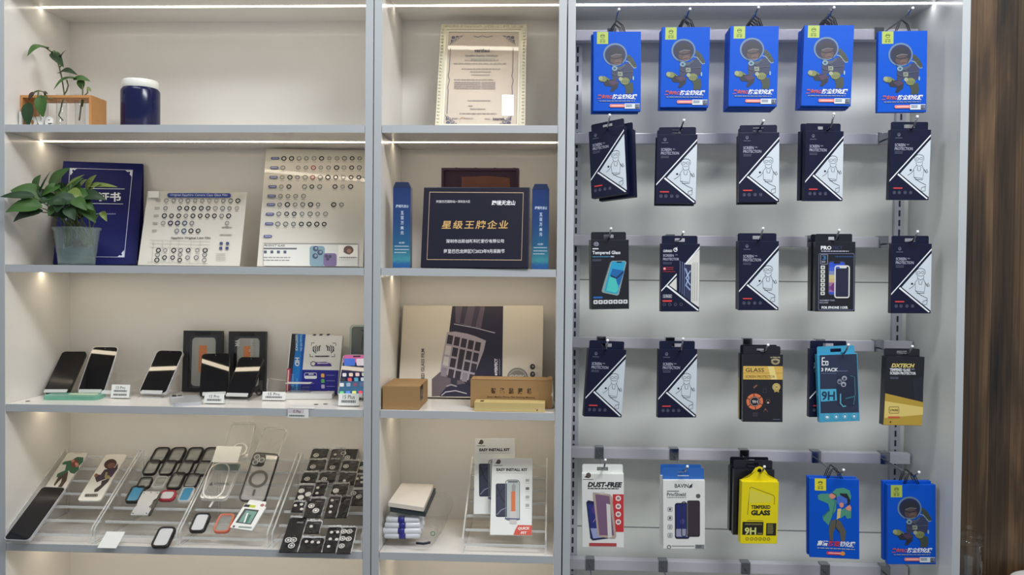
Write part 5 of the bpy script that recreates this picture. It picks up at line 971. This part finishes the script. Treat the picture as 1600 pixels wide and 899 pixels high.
for k, (lab, (x0, y0, x1, y1, sk), kind, pts) in enumerate(LP):
    M, w, h = lay([q4(x0+sk, y0), q4(x1+sk*.3, y0+2), q4(x1-sk*.4, y1), q4(x0-sk*.4, y1)], .0075+.0022*(k % 2)+.0005*(k % 3)); Mi = M.inverted()
    t = thing('lens_pack', 'black '+lab, 'package', m=M, group='black lens packs')
    b = MB(); c = .1*w; b.prism([(-w/2, h/2-c), (-w/2+c, h/2), (w/2-c, h/2), (w/2, h/2-c), (w/2, -h/2), (-w/2, -h/2)], 0, .0014, PKM); b.build('card_body', t)
    for x, y in pts:
        p = Mi @ on_slope(*q4(x, y), .0075)
        b = MB()
        if kind in 'rR': r_ = .0070 if kind == 'R' else .0060; b.torus(p.x, -.0012, p.z, r_, .0014, RGM, 20, 6); b.prism(ell(p.x, p.z, r_*.9, r_*.9, 16), -.0008, -.0002, DSC); b.prism(ell(p.x, p.z, r_*.42, r_*.42, 14), -.0013, -.0008, RGM); b.build('lens_ring', t)
        else: r_ = .0078 if kind == 'w' else .0040; b.prism(ell(p.x, p.z, r_, r_, 16), -.0014, -.0002, DOT); b.build('lens_disc', t)
    a = Art(t, w, h, (0, 0, 100, 100)); a.dash('lettering', 48, 12, 84, 17, 1, P(130, 126, 132), .8); a.done()
    b = MB(); rng = random.Random(k); g = []; ni, nj = 5, 6
    for i in range(ni):
        for j in range(nj): g.append((-w/2-.002+(w+.004)*i/(ni-1), -.0038+rng.uniform(-.0013, .0013), -h/2-.002+(h+.006)*j/(nj-1)))
    b.add(g, [(i*nj+j, (i+1)*nj+j, (i+1)*nj+j+1, i*nj+j+1) for i in range(ni-1) for j in range(nj-1)], FILM, False); xs = [-w/2+w*q/9 for q in range(10)]; fe = clear('film_edge_glint', (.97, .97, .97), .05, 1.5, .42, (1, 1, 1), bump=.6)  # crinkled film edges; their white haze is a painted glint
    b.add([(x, -.002+rng.uniform(-.0015, .0015), h/2+rng.uniform(-.002, 0)) for x in xs]+[(x+rng.uniform(-.001, .001), -.003+rng.uniform(-.002, .002), h/2+rng.uniform(.0025, .0055)) for x in xs], [(q, q+1, 11+q, 10+q) for q in range(9)], fe)
    zs_ = [-h/2+h*q/8 for q in range(9)]; b.add([(w/2, -.002+rng.uniform(-.001, .001), z) for z in zs_]+[(w/2+rng.uniform(.001, .0032), -.003+rng.uniform(-.0015, .0015), z) for z in zs_], [(q, q+1, 10+q, 9+q) for q in range(8)], fe)
    b.build('film_bag', t)

# ================================================================== narrow unit
# framed certificate
FRM = mat('ornate_cream_frame', S(206, 200, 178), .35, .15, bump=.15, nscale=90, var=.08)
t = thing('framed_certificate', 'framed certificate in an ornate cream frame', 'picture frame', L3(-.1772-.001, .11+.317/2*.3746, .3415+.317/2*.9272), (-22, 0, 1)); w_, h_ = .2225, .317; n = 5
b = MB(); b.ring(rr(0, 0, w_, h_, .002, n), rr(0, 0, w_-.03, h_-.03, .001, n), -.004, .010, FRM); b.ring(rr(0, 0, w_-.028, h_-.028, .001, n), rr(0, 0, w_-.04, h_-.04, .001, n), 0, .010, mat('cream_mat', S(222, 216, 200), .4)); fr = b.build('frame', t)
b = MB()
for s in (-1, 1):
    for k in range(30): b.lathe([(.0001, 0), (.0028, .0012), (.0034, .003), (.0028, .0048), (.0001, .006)], FRM, 8, (s*(w_/2-.006), -.0045), -h_/2+.010+k*(h_-.03)/29)
for s in (-1, 1):
    for k in range(22): b.lathe([(.0001, 0), (.0028, .0012), (.0034, .003), (.0028, .0048), (.0001, .006)], FRM, 8, (-w_/2+.014+k*(w_-.028)/21, -.0045), s*(h_/2-.007)-.003)
b.build('beading', fr)
b = MB(); b.box(-w_/2+.016, w_/2-.016, .004, .008, -h_/2+.016, h_/2-.016, mat('certificate_paper', S(214, 196, 178), .6, var=.02)); pa = b.build('certificate_paper', t)
b = MB(); b.box(-w_/2+.019, w_/2-.019, .0014, .0026, -h_/2+.019, h_/2-.019, GLASS); b.build('glass', t)
b = MB(); b.cbox(-.03, .03, .0105, .013, -h_*.55, .02, FRM); xf(b, Matrix.Translation((0, .001, h_*.12)) @ Matrix.Rotation(math.radians(30), 4, 'X')); b.build('easel_strut', t)
a = Art(t, .174, .271, (465, 240, 930, 842), y=.004, cz=-.0048); BL = P(100, 96, 118); MG = P(158, 146, 142)
for x, y, sx, sy in ((468, 242, 1, 1), (918, 242, -1, 1), (462, 842, 1, -1), (906, 842, -1, -1)):
    a.line('ornament', [(x, y+66*sy), (x+10*sx, y+40*sy), (x+34*sx, y+30*sy), (x+44*sx, y+12*sy), (x+90*sx, y+2*sy)], 4, BL)
    for q in range(5): a.oring('ornament', x+(14+q*15)*sx, y+(50-q*10)*sy, 9-q*.8, 8-q*.7, 3, BL)
    a.ell('ornament', x+20*sx, y+16*sy, 14, 11, BL); a.ell('ornament', x+46*sx, y+10*sy, 11, 6, BL); a.ell('ornament', x+10*sx, y+40*sy, 6, 12, BL)
for x in (472, 905): a.line('ornament', [(x, 330), (x, 490), (x-6, 520), (x+6, 550), (x-4, 590), (x, 620), (x, 770)], 4, BL)
a.line('ornament', [(628, 250), (660, 258), (690, 246), (720, 258), (760, 248)], 4, BL)
a.text('lettering', 636, 336, 742, 360, '✓erified' if False else 'verified', P(64, 60, 80), .03); a.text('lettering', 576, 378, 802, 393, 'Certified Supplier Certificate', P(112, 104, 106), .02)
for y, x0, x1 in ((416, 574, 806), (438, 500, 868), (474, 556, 820), (493, 616, 756), (514, 624, 750), (546, 508, 780), (684, 606, 762), (718, 612, 642), (738, 626, 728), (768, 556, 804)): a.dash('lettering', x0, y-3, x1, y+4, 1, MG, .8, seed=y)
for k in range(4): a.dash('lettering', 512, 562+k*13, 690, 569+k*13, 1, MG, .8, seed=k); a.dash('lettering', 698, 562+k*13, 790, 569+k*13, 1, MG, .8, seed=k+9); a.line('table_lines', [(508, 560+k*13), (790, 560+k*13)], 1.5, MG)
a.dash('lettering', 508, 796, 548, 804, 1, P(96, 110, 130), .8); a.line('lettering', [(560, 804), (576, 794), (600, 800)], 4, P(170, 110, 90)); a.dash('lettering', 600, 796, 650, 804, 1, MG, .7); a.dash('lettering', 726, 798, 764, 806, 1, MG, .8); a.text('lettering', 780, 792, 860, 812, 'intertek', P(70, 64, 80), .03)
a.done()
# award plaque
PLQ = mat('black_lacquer', S(19, 19, 38), .3, spec=.4); GD = P(196, 156, 92); OFFW = P(200, 198, 204)
t = thing('award_plaque', 'black award plaque with gold and white Chinese lettering', 'plaque', L3(-.1781, .0182, .1012), (-11.7, 0, -1.4)); w_, h_ = .2553, .1972
b = MB(); b.cbox(-w_/2, w_/2, 0, .010, -h_/2, h_/2, PLQ, .002); b.build('board', t); b = MB(); b.cbox(-.04, .04, .0102, .013, -h_*.8, 0, PLQ); xf(b, Matrix.Translation((0, .001, h_*.34)) @ Matrix.Rotation(math.radians(22), 4, 'X')); b.build('easel_strut', t)
a = Art(t, w_, h_, [(325, 238), (1072, 240), (1060, 812), (300, 803)]); a.line('gold_border', [(366, 274), (1024, 279), (1010, 754), (346, 748)], 5, P(190, 160, 130), True)
a.text('lettering', 412, 331, 545, 350, '阿里巴巴国际站', OFFW, .01); a.ell('lettering', 553, 341, 3, 3, OFFW); a.text('lettering', 562, 331, 650, 350, '深圳龙大区', OFFW, .01)
a.text('lettering', 800, 332, 968, 368, '跨境天龙山', P(220, 216, 222), .03, .15); a.text('gold_lettering', 448, 474, 918, 534, '星级王牌企业', GD, .015, .15, space=1.25); a.text('lettering', 480, 606, 887, 633, '深圳市出彩创新科技股份有限公司', OFFW, .02); a.text('lettering', 465, 676, 892, 706, '阿里巴巴龙岗区域2023年9月采购节', OFFW, .02); a.done()
# purple gift box behind
t = thing('gift_box', 'purple brown gift box with a wavy top edge standing behind the plaque', 'box', (at(750, 280, .15).x, .150, ZB)); w_ = (810.8-689.4)*2.15/FPX; h_ = at(750, 263, .15).z-ZB
PB = mat('purple_brown_card', S(92, 58, 72), .5, var=.08); b = MB()
top = [(w_/2*(1-2*k/16), h_+.0022*math.sin(k*1.6)) for k in range(17)]
b.prism([(-w_/2, 0), (w_/2, 0)]+top, .010, .045, PB); b.ring(rr(0, h_/2, w_, h_, .001, 4), rr(0, h_/2, w_-.012, h_-.012, .001, 4), 0, .010, PB); b.build('box_body', t)
b = MB(); b.prism([(-w_*.26, h_*.3), (w_*.42, h_*.3), (w_*.38, h_-.024), (w_*.1, h_-.019), (-w_*.24, h_-.022)], .006, .0099, mat('copper_brown_lining', S(158, 94, 64), .45, var=.1)); b.build('lining', t)
# trophies
def trophy(label, x0, x1, ytop, ybot, Y):
    a0, a1 = at(x0, ybot, Y), at(x1, ybot, Y); w = a1.x-a0.x; h = at((x0+x1)/2, ytop, Y).z-ZB; t = thing('crystal_trophy', label, 'trophy', ((a0.x+a1.x)/2, Y, ZB), group=None)
    if 'trophy_blue' not in MATS:
        m = mat('trophy_blue', S(20, 70, 140), .08, coat=.6); nt = m.node_tree; tc = nt.nodes.new('ShaderNodeTexCoord'); sp_ = nt.nodes.new('ShaderNodeSeparateXYZ'); nt.links.new(tc.outputs['Object'], sp_.inputs[0])
        r = nt.nodes.new('ShaderNodeValToRGB'); mr = nt.nodes.new('ShaderNodeMapRange'); mr.inputs['From Max'].default_value = .2; wv = nt.nodes.new('ShaderNodeTexNoise'); wv.inputs['Scale'].default_value = 30
        ad = nt.nodes.new('ShaderNodeMath'); ad.operation = 'MULTIPLY_ADD'; ad.inputs[1].default_value = .02; nt.links.new(wv.outputs['Fac'], ad.inputs[0]); nt.links.new(sp_.outputs['Z'], ad.inputs[2]); nt.links.new(ad.outputs[0], mr.inputs[0]); nt.links.new(mr.outputs[0], r.inputs[0])
        e = r.color_ramp.elements; e[0].position = .0; e[0].color = S(20, 74, 136); e[1].position = 1; e[1].color = S(14, 44, 100)
        for q, c_ in ((.10, (22, 84, 140)), (.15, (56, 136, 146)), (.20, (46, 120, 140)), (.34, (20, 88, 128)), (.6, (16, 60, 116))): x = e.new(q); x.color = S(*c_)
        nt.links.new(r.outputs[0], nt.nodes['Principled BSDF'].inputs['Base Color'])
    b = MB(); c = .004; d = .026; bm = bmesh.new(); bmesh.ops.create_cube(bm, size=1)
    for v in bm.verts: v.co = (v.co.x*w, d/2+v.co.y*d, h/2+v.co.z*h)
    for v in bm.verts:
        if v.co.z > h*.9: v.co.x *= .82; v.co.y = d/2+(v.co.y-d/2)*.7
    bm.free()
    b.prism([(-w/2, 0), (w/2, 0), (w/2, h-.013), (w*.36, h), (-w*.36, h), (-w/2, h-.013)], 0, d, MATS['trophy_blue']); b.build('crystal_block', t)
    b = MB(); b.prism([(w/2-.0006, h-.013), (w*.36-.0006, h-.0008), (-w*.36+.0006, h-.0008), (-w/2+.0006, h-.013)], -.0006, 0, mat('dark_crystal_bevel', S(22, 40, 74), .1, coat=.5)); b.build('top_bevel', t)
    a = Art(t, w, h, (105, 203, 229, 802), cz=h/2); C1 = P(184, 196, 214)
    a.text('lettering', 124, 360, 214, 382, '跨境天龙山', C1, .03, .15)
    for k, ch in enumerate('五百万美元'): a.text('lettering', 159, 405+k*35, 181, 430+k*35, ch, C1, .03)
    a.text('lettering', 148, 620, 190, 633, '出彩', C1, .02); a.dash('lettering', 118, 648, 218, 655, 1, C1, .8); a.dash('lettering', 118, 671, 218, 678, 1, C1, .8, seed=2); a.dash('lettering', 116, 692, 200, 699, 1, C1, .8, seed=3); a.done()
trophy('tall blue crystal trophy left of the black plaque', 613.5, 641, 285, 418.5, .030); trophy('tall blue crystal trophy right of the black plaque', 830.5, 857, 288, 420, .030)
# big white box, third shelf
t = thing('product_box', 'big white flat box picturing a silver mesh holder on a dark band', 'box', L3(-.2045, .214, -.2098), (-15.0, -.8, -4.2)); w_, h_ = .375, .243
b = MB(); b.cbox(-w_/2, w_/2, 0, .012, -h_/2, h_/2, mat('cream_white_card', S(216, 208, 192), .4), .001); b.box(-w_/2-.001, -w_/2+.0002, .003, .011, -h_/2, h_/2, BLACKP); b.build('box_body', t)
a = Art(t, w_, h_, [(187, 68), (1180, 72), (1165, 720), (150, 715)]); NV = P(36, 32, 54)
a.poly('dark_band', [(538, 74), (898, 76), (888, 700), (660, 700), (600, 640), (516, 250)], NV); a.poly('dark_band', [(560, 76), (770, 78), (740, 240), (560, 190)], P(92, 80, 96)); a.poly('dark_band', [(610, 76), (650, 76), (620, 200), (590, 196)], P(56, 48, 68)); a.poly('dark_band', [(700, 77), (740, 77), (700, 226), (670, 220)], P(60, 52, 72))
a.line('dark_band', [(550, 200), (700, 228), (840, 264)], 5, P(190, 186, 200))
a.poly('picture', [(392, 590), (460, 530), (620, 600), (660, 700), (392, 712)], P(104, 92, 100)); a.poly('picture', [(450, 700), (500, 640), (620, 620), (700, 650), (680, 712), (450, 712)], P(40, 38, 58)); a.line('picture', [(460, 705), (490, 680), (560, 670), (640, 690)], 7, P(190, 186, 190)); a.rect('picture', 526, 580, 572, 630, P(50, 46, 60)); a.line('picture', [(495, 640), (530, 628), (570, 640)], 10, P(150, 144, 150))
a.poly('picture', [(500, 258), (560, 254), (640, 268), (700, 286), (776, 318), (760, 390), (690, 570), (640, 600), (560, 584), (450, 540)], P(170, 160, 168)); CE = P(52, 44, 54)
for r_ in range(4):
    for c_ in range(5):
        if (r_, c_) == (2, 2): continue
        x = 508+c_*49-r_*14; y = 276+r_*76+c_*12; tall = 140 if (r_, c_) == (1, 2) else 62
        col = P(206, 198, 196) if (c_ == 0 and r_ in (1, 2)) else (P(140, 130, 140) if (r_, c_) in ((3, 0), (3, 3)) else CE)
        a.poly('picture', [(x, y), (x+38, y+8), (x+27 if tall == 62 else x+12, y+8+tall), (x-11 if tall == 62 else x-24, y+tall)], col)
a.text('lettering', 316, 376, 340, 700, 'TEMPERED GLASS FILM', P(70, 66, 70), .01, rot=90); a.text('lettering', 836, 444, 858, 542, 'PERFECT', P(216, 212, 220), .04, rot=90); a.ell('lettering', 847, 554, 9, 9, P(216, 212, 220)); a.dash('lettering', 868, 446, 876, 560, 12, P(150, 146, 160), .8)
a.ell('seal', 997, 580, 74, 73, P(136, 130, 122)); a.oring('seal', 997, 580, 62, 60, 4, P(196, 190, 180)); a.text('seal', 944, 556, 1050, 590, '99%', P(206, 200, 190), .03)
for y in (500, 553): a.ell('icon', 1102, y, 18, 20, P(50, 40, 46)); a.ell('icon', 1104, y-2, 7, 7, P(150, 140, 140)); a.dash('icon', 1130, y-14, 1142, y+14, 5, P(190, 182, 170), .5)
a.done()
# cardboard boxes
def carton(name, label, x0, x1, ytop, ybot, Y, d, m, rot=0):
    a0, a1 = at(x0, ybot, Y), at(x1, ybot, Y); h = at((x0+x1)/2, ytop, Y).z-ZC; t = thing(name, label, 'box', (a0.x, Y, ZC), (0, 0, rot)); w = a1.x-a0.x
    b = MB(); b.cbox(0, w, 0, d, 0, h, m, .0008); b.build('box_body', t); return t, w, h
t, w_, h_ = carton('cardboard_box', 'brown cardboard box with a black mark on its side, left on the box shelf', 597.5, 654.5, 604.5, 636.8, .012, .145, KRAFT)
b = MB(); b.box(w_+.0001, w_+.0006, .022, .062, .018, h_-.002, BLACKP); b.box(w_+.0006, w_+.0009, .030, .052, .026, h_-.012, P(120, 100, 80)); b.build('side_mark', t); b = MB(); b.box(.001, w_-.001, .002, .1435, h_+.0001, h_+.0005, KRAFT); b.build('lid_flap', t)
t, w_, h_ = carton('cardboard_box', 'long cardboard box printed with five large Chinese characters', 735, 863, 594.5, 630, .060, .062, KRAFT)
b = MB(); b.box(.002, w_-.012, -.0006, .058, h_, h_+.0012, KRAFT); b.box(w_-.011, w_-.001, -.0006, .06, h_, h_+.0030, KRAFT); b.build('lid_flap', t)
a = Art(t, w_, h_, (652, 606, 1228, 766), cx=w_/2, cz=h_/2); TB = P(66, 48, 30)
for k, ch in enumerate('智能贴膜机'): a.text('lettering', 795+k*63.5, 651, 829+k*63.5, 685, ch, TB, .05)
a.text('lettering', 770, 698, 1105, 712, 'Smart Mobile Phone Film Sticking Machine', TB, .01); a.poly('icon', [(1112, 636), (1120, 636), (1116, 630)], P(150, 118, 76)); a.line('icon', [(1116, 632), (1116, 660)], 2, P(150, 118, 76)); a.line('icon', [(1128, 636), (1128, 660)], 2, P(150, 118, 76)); a.done()
t, w_, h_ = carton('cardboard_box', 'slim pale cardboard box lying in front of the long cardboard box', 741, 851.5, 630, 641, .008, .048, KRAFTL)
b = MB(); b.box(.013, .021, .010, .030, h_+.00005, h_+.0005, TB); b.box(w_-.020, w_-.017, -.0004, 0, .003, .006, TB); b.build('print_mark', t)
p = at(867, 615, .055); t = thing('white_plug_cable', 'white cable with a plug squeezed beside the long cardboard box', 'cable', (.0068, .064, ZC)); o = Vector(t.location)
b = MB(); b.tube([Vector((.001, .0, .003)), Vector((.0005, 0, .018)), Vector((0, .0, .034)), Vector((.0, .0, .050)), Vector((.001, .0, .066))], [.0012, .0022, .0046, .0030, .0010], WHITEC, 10); b.build('cord', t); b = MB(); b.box(-.002, .003, .004, .012, .0005, .022, BLACKP); b.build('plug', t)
# fourth shelf of the narrow unit
a0 = at(722, 866, .012).x; a1 = at(854, 866, .012).x; rack('clear stepped rack holding the install kit boxes', a0, min(a1, XMR-TH-.003))
def kit(label, loc, rot, prints=True):
    t = thing('install_kit_box', label, 'box', L3(*loc), rot); w, h = .1005, .1855; b = MB(); b.cbox(-w/2, w/2, 0, .012, -h/2, h/2, WHITEC, .0008); b.build('box_body', t)
    a = Art(t, w, h, [(742, 182), (990, 182), (985, 655), (728, 650)]); mascot_mark(a, 778, 206, 15); a.dash('logo', 752, 226, 806, 232, 1, P(110, 110, 112), .7); a.text('lettering', 768, 244, 958, 262, 'EASY INSTALL KIT', P(40, 36, 38), .05); a.line('lettering', [(766, 272), (960, 274)], 1.5, P(150, 150, 148))
    a.rect('picture', 764, 338, 840, 542, P(26, 28, 44), 10); a.rect('picture', 769, 344, 836, 536, P(50, 52, 74), 8); a.line('picture', [(770, 420), (800, 380), (832, 350)], 6, P(30, 32, 50)); a.line('picture', [(770, 530), (796, 500), (830, 486)], 6, P(130, 130, 150)); a.line('picture', [(772, 352), (800, 430), (832, 470)], 8, P(32, 34, 52))
    a.frame('picture', 822, 314, 912, 564, 5, P(110, 120, 122), 16); a.rect('picture', 832, 330, 904, 552, P(178, 186, 184), 8); a.poly('picture', [(862, 352), (874, 334), (886, 352), (884, 386), (862, 386)], P(150, 150, 148)); a.rect('picture', 858, 386, 884, 514, P(206, 112, 66)); a.rect('picture', 850, 508, 892, 586, P(196, 192, 188), 4); a.dash('picture', 838, 322, 900, 334, 1, P(80, 84, 90), .8); a.line('picture', [(820, 552), (912, 556)], 8, P(80, 84, 120))
    for y in (318, 368, 420, 470): a.rect('icon', 948, y-8, 970, y+8, P(110, 106, 104) if y == 368 else P(170, 168, 164), 3); a.line('icon', [(948, y+18), (970, y+18)], 1.5, P(180, 178, 174))
    a.poly('red_label', [(900, 592), (986, 594), (985, 655), (872, 653), (884, 620)], P(206, 84, 66)); a.text('red_label', 900, 604, 974, 624, 'QUICK', P(232, 216, 210), .05, .2); a.text('red_label', 916, 632, 956, 648, 'FIT', P(232, 216, 210), .05, .2); a.done(); return t
def on_rack(loc, rot, w, h, lift=.004):      # rest the lower edge of a box on the rack's steps
    return loc
kit('white EASY INSTALL KIT box standing at the front of the stepped rack', (-.0891, .0735, -.5509), (-24.9, -.9, -1.0)); kit('white EASY INSTALL KIT box standing behind the front one', (-.1341, .1125, -.5115), (-19.5, -1.8, -2.0))
t = thing('black_box', 'black box tucked behind the rear EASY INSTALL KIT box', 'box', L3(-.1480, .140, -.5140), (-18, -1.8, -2)); b = MB(); b.cbox(-.034, .034, 0, .010, -.072, .070, BK, .0008); b.build('box_body', t); b = MB(); b.box(-.030, .030, -.0004, 0, .063, .0665, P(70, 68, 74)); b.build('white_edge_print', t)
# bagged cards
t = thing('bagged_card_bundle', 'clear plastic bag holding stacked cards and white rolls with a blue band', 'bag', (at(644, 846, .10).x, .11, ZD))
def bq(x, y, Y): return at(580+x/3.926, 670+y/3.926, Y)-Vector(t.location)
b = MB(); T = [bq(105, 440, .03), bq(322, 472, .03), bq(385, 330, .15), bq(188, 322, .15)]; dn = Vector((0, 0, -.010))
b.add(T+[p+dn for p in T], [(0, 1, 2, 3), (4, 7, 6, 5), (0, 4, 5, 1), (1, 5, 6, 2), (2, 6, 7, 3), (3, 7, 4, 0)], mat('cream_card_stack', S(204, 196, 184), .5)); c_ = b.build('card_stack', t)
nrm = (T[1]-T[0]).cross(T[3]-T[0]).normalized(); b = MB(); 
def onc(u, v, l): return T[0]+(T[1]-T[0])*u+(T[3]-T[0])*v+nrm*l
for k, (v, u0, u1) in enumerate(((.12, .25, .8), (.22, .4, .7), (.72, .4, .7), (.84, .42, .66))): b.add([onc(u0, v, .0006), onc(u1, v, .0006), onc(u1, v+.03, .0006), onc(u0, v+.03, .0006)], [(0, 1, 2, 3)], P(130, 122, 114))
b.build('lettering', c_)
b = MB(); D2 = [p+dn*1.05+Vector((.004, .003, 0)) for p in T]; b.add(D2+[p+Vector((0, 0, -.013)) for p in D2], [(0, 1, 2, 3), (4, 7, 6, 5), (0, 4, 5, 1), (1, 5, 6, 2), (2, 6, 7, 3), (3, 7, 4, 0)], mat('dark_green_grey_card', S(44, 54, 56), .4)); b.build('dark_card_layer', t)
RW = mat('white_roll_plastic', S(214, 216, 222), .3, coat=.2)
for k, (x0, x1, y, r_) in enumerate(((92, 300, 545, .0085), (84, 304, 578, .0090), (72, 306, 612, .0095), (80, 300, 640, .0085))):
    p = bq(x0, y, .045); q = bq(x1, y, .045); b = MB()
    for dy in (0, .03, .06): b.tube([p+Vector((0, dy, 0)), p+Vector((.004, dy, 0)), q+Vector((-.004, dy, 0)), q+Vector((0, dy, 0))], [r_*.6, r_, r_, r_*.6], RW, 14)
    b.build('white_roll', t)
    b = MB(); m0 = bq(168+6*(k % 2), y, .045); 
    b.tube([m0, m0+Vector((.016, 0, 0))], r_+.0008, mat('blue_band', S(44, 40, 130), .4), 14); b.build('blue_band', t)
b = MB(); rng = random.Random(3); ng = 14; prof = []
for k in range(ng+1):
    u = k/ng
    ring_ = []
    for q in range(18):
        an = 2*PI*q/18; cxx = bq(265, 500, .09); rxx = .066; rz = .044
        ring_.append((max(-.3985-t.location.x, cxx.x-.004+rxx*(abs(math.cos(an))**.6)*(1 if math.cos(an) > 0 else -1)*(1+.06*rng.uniform(-1, 1))+.020*u*(math.cos(an) > 0)), -.090+.19*u, max(.0015, .046+.020*u+rz*(abs(math.sin(an))**.6)*(1 if math.sin(an) > 0 else -1)*(.75+.25*math.sin(PI*min(1, u+.15))+.08*rng.uniform(-1, 1)))))
    prof += ring_
b.add(prof, [(k*18+q, k*18+(q+1) % 18, (k+1)*18+(q+1) % 18, (k+1)*18+q) for k in range(ng) for q in range(18)], BAGF, True); b.build('plastic_bag', t)
b = MB(); b.tube([bq(275, 690, .012), bq(320, 694, .012), bq(362, 686, .012)], .0030, mat('navy_cap', S(20, 20, 46), .4), 8); b.build('dark_strip', t)
b = MB(); p = bq(378, 632, .02); b.torus(p.x, p.y, p.z, .0050, .0008, mat('green_mark', S(50, 120, 70), .5), 18, 6); b.build('green_mark', t)

# ================================================================== beyond the display unit
TZ = EYE-.862
t = thing('side_table', 'dark table against the wood wall beside the display unit', 'table', (1.45, .22, 0)); TBM = mat('dark_table_top', S(34, 30, 34), .35, coat=.2)
b = MB(); b.cbox(-.47, .9, -.22, .275, TZ-.03, TZ, TBM, .003); b.build('table_top', t)
for x in (-.44, .84):
    for y in (-.19, .24): b = MB(); b.cbox(x, x+.04, y-.02, y+.02, 0, TZ-.031, TBM, .002); b.build('leg', t)
gp = at(1516, 890, .30); t = thing('glass_jar', 'clear glass jar with a lid standing behind the edge of the display unit', 'jar', (gp.x-.005, .30, TZ)); r_ = .033; H = .178
b = MB(); b.lathe([(.0001, .0005), (r_*.95, .0005), (r_, .006), (r_, H-.045), (r_*.9, H-.032), (r_*.9, H-.028), (r_*.87, H-.028), (r_*.97-.002, H-.046), (r_-.002, .008), (.0001, .005)], GLASS, 36); b.build('jar_body', t)
b = MB(); b.lathe([(r_*1.02, H-.0275), (r_*1.06, H-.025), (r_*1.02, H-.022), (r_*1.02, H-.006), (r_*1.06, H-.003), (r_*.9, H), (.0001, H+.006)], GLASS, 36); lid = b.build('lid', t)
b = MB(); b.lathe([(.0001, H+.0062), (.006, H+.008), (.009, H+.016), (.005, H+.022), (.0001, H+.023)], GLASS, 20); b.build('knob', lid)
b = MB(); b.lathe([(.0001, .006), (.010, .006), (.012, .03), (.009, .09), (.012, .115), (.0001, .118)], clear('inner_bottle', (.8, .84, .86), .02, 1.6, .06), 20); b.build('inner_tube', t)
pp = at(1600, 897, .0); t = thing('round_dish', 'white round dish on the dark table beside the glass jar', 'dish', (at(1652, 893, .36).x, .36, TZ)); b = MB(); b.lathe([(.0001, .0005), (.070, .0005), (.100, .015), (.112, .025), (.109, .026), (.096, .017), (.068, .004), (.0001, .004)], mat('white_ceramic', S(226, 226, 222), .2, coat=.3), 48); b.build('dish_body', t)

# ------------------------------------------------------------------ everything on a shelf rests on it
bpy.context.view_layer.update()
def low(o):
    z = [(o.matrix_world @ v.co).z for v in o.data.vertices] if o.type == 'MESH' else []
    return min(z+[low(c) for c in o.children]+[9])
for o in list(SC.objects):
    if o.parent or o.type not in ('EMPTY', 'MESH') or 'category' not in o or o['category'] in ('shelf unit', 'rail', 'hook', 'table', 'phone'): continue
    z = low(o)
    for zs in (ZA, ZB, ZC, ZD):
        if abs(z-zs) < .012 and o.matrix_world.translation.x < XMR: o.location.z += zs+.0006-z
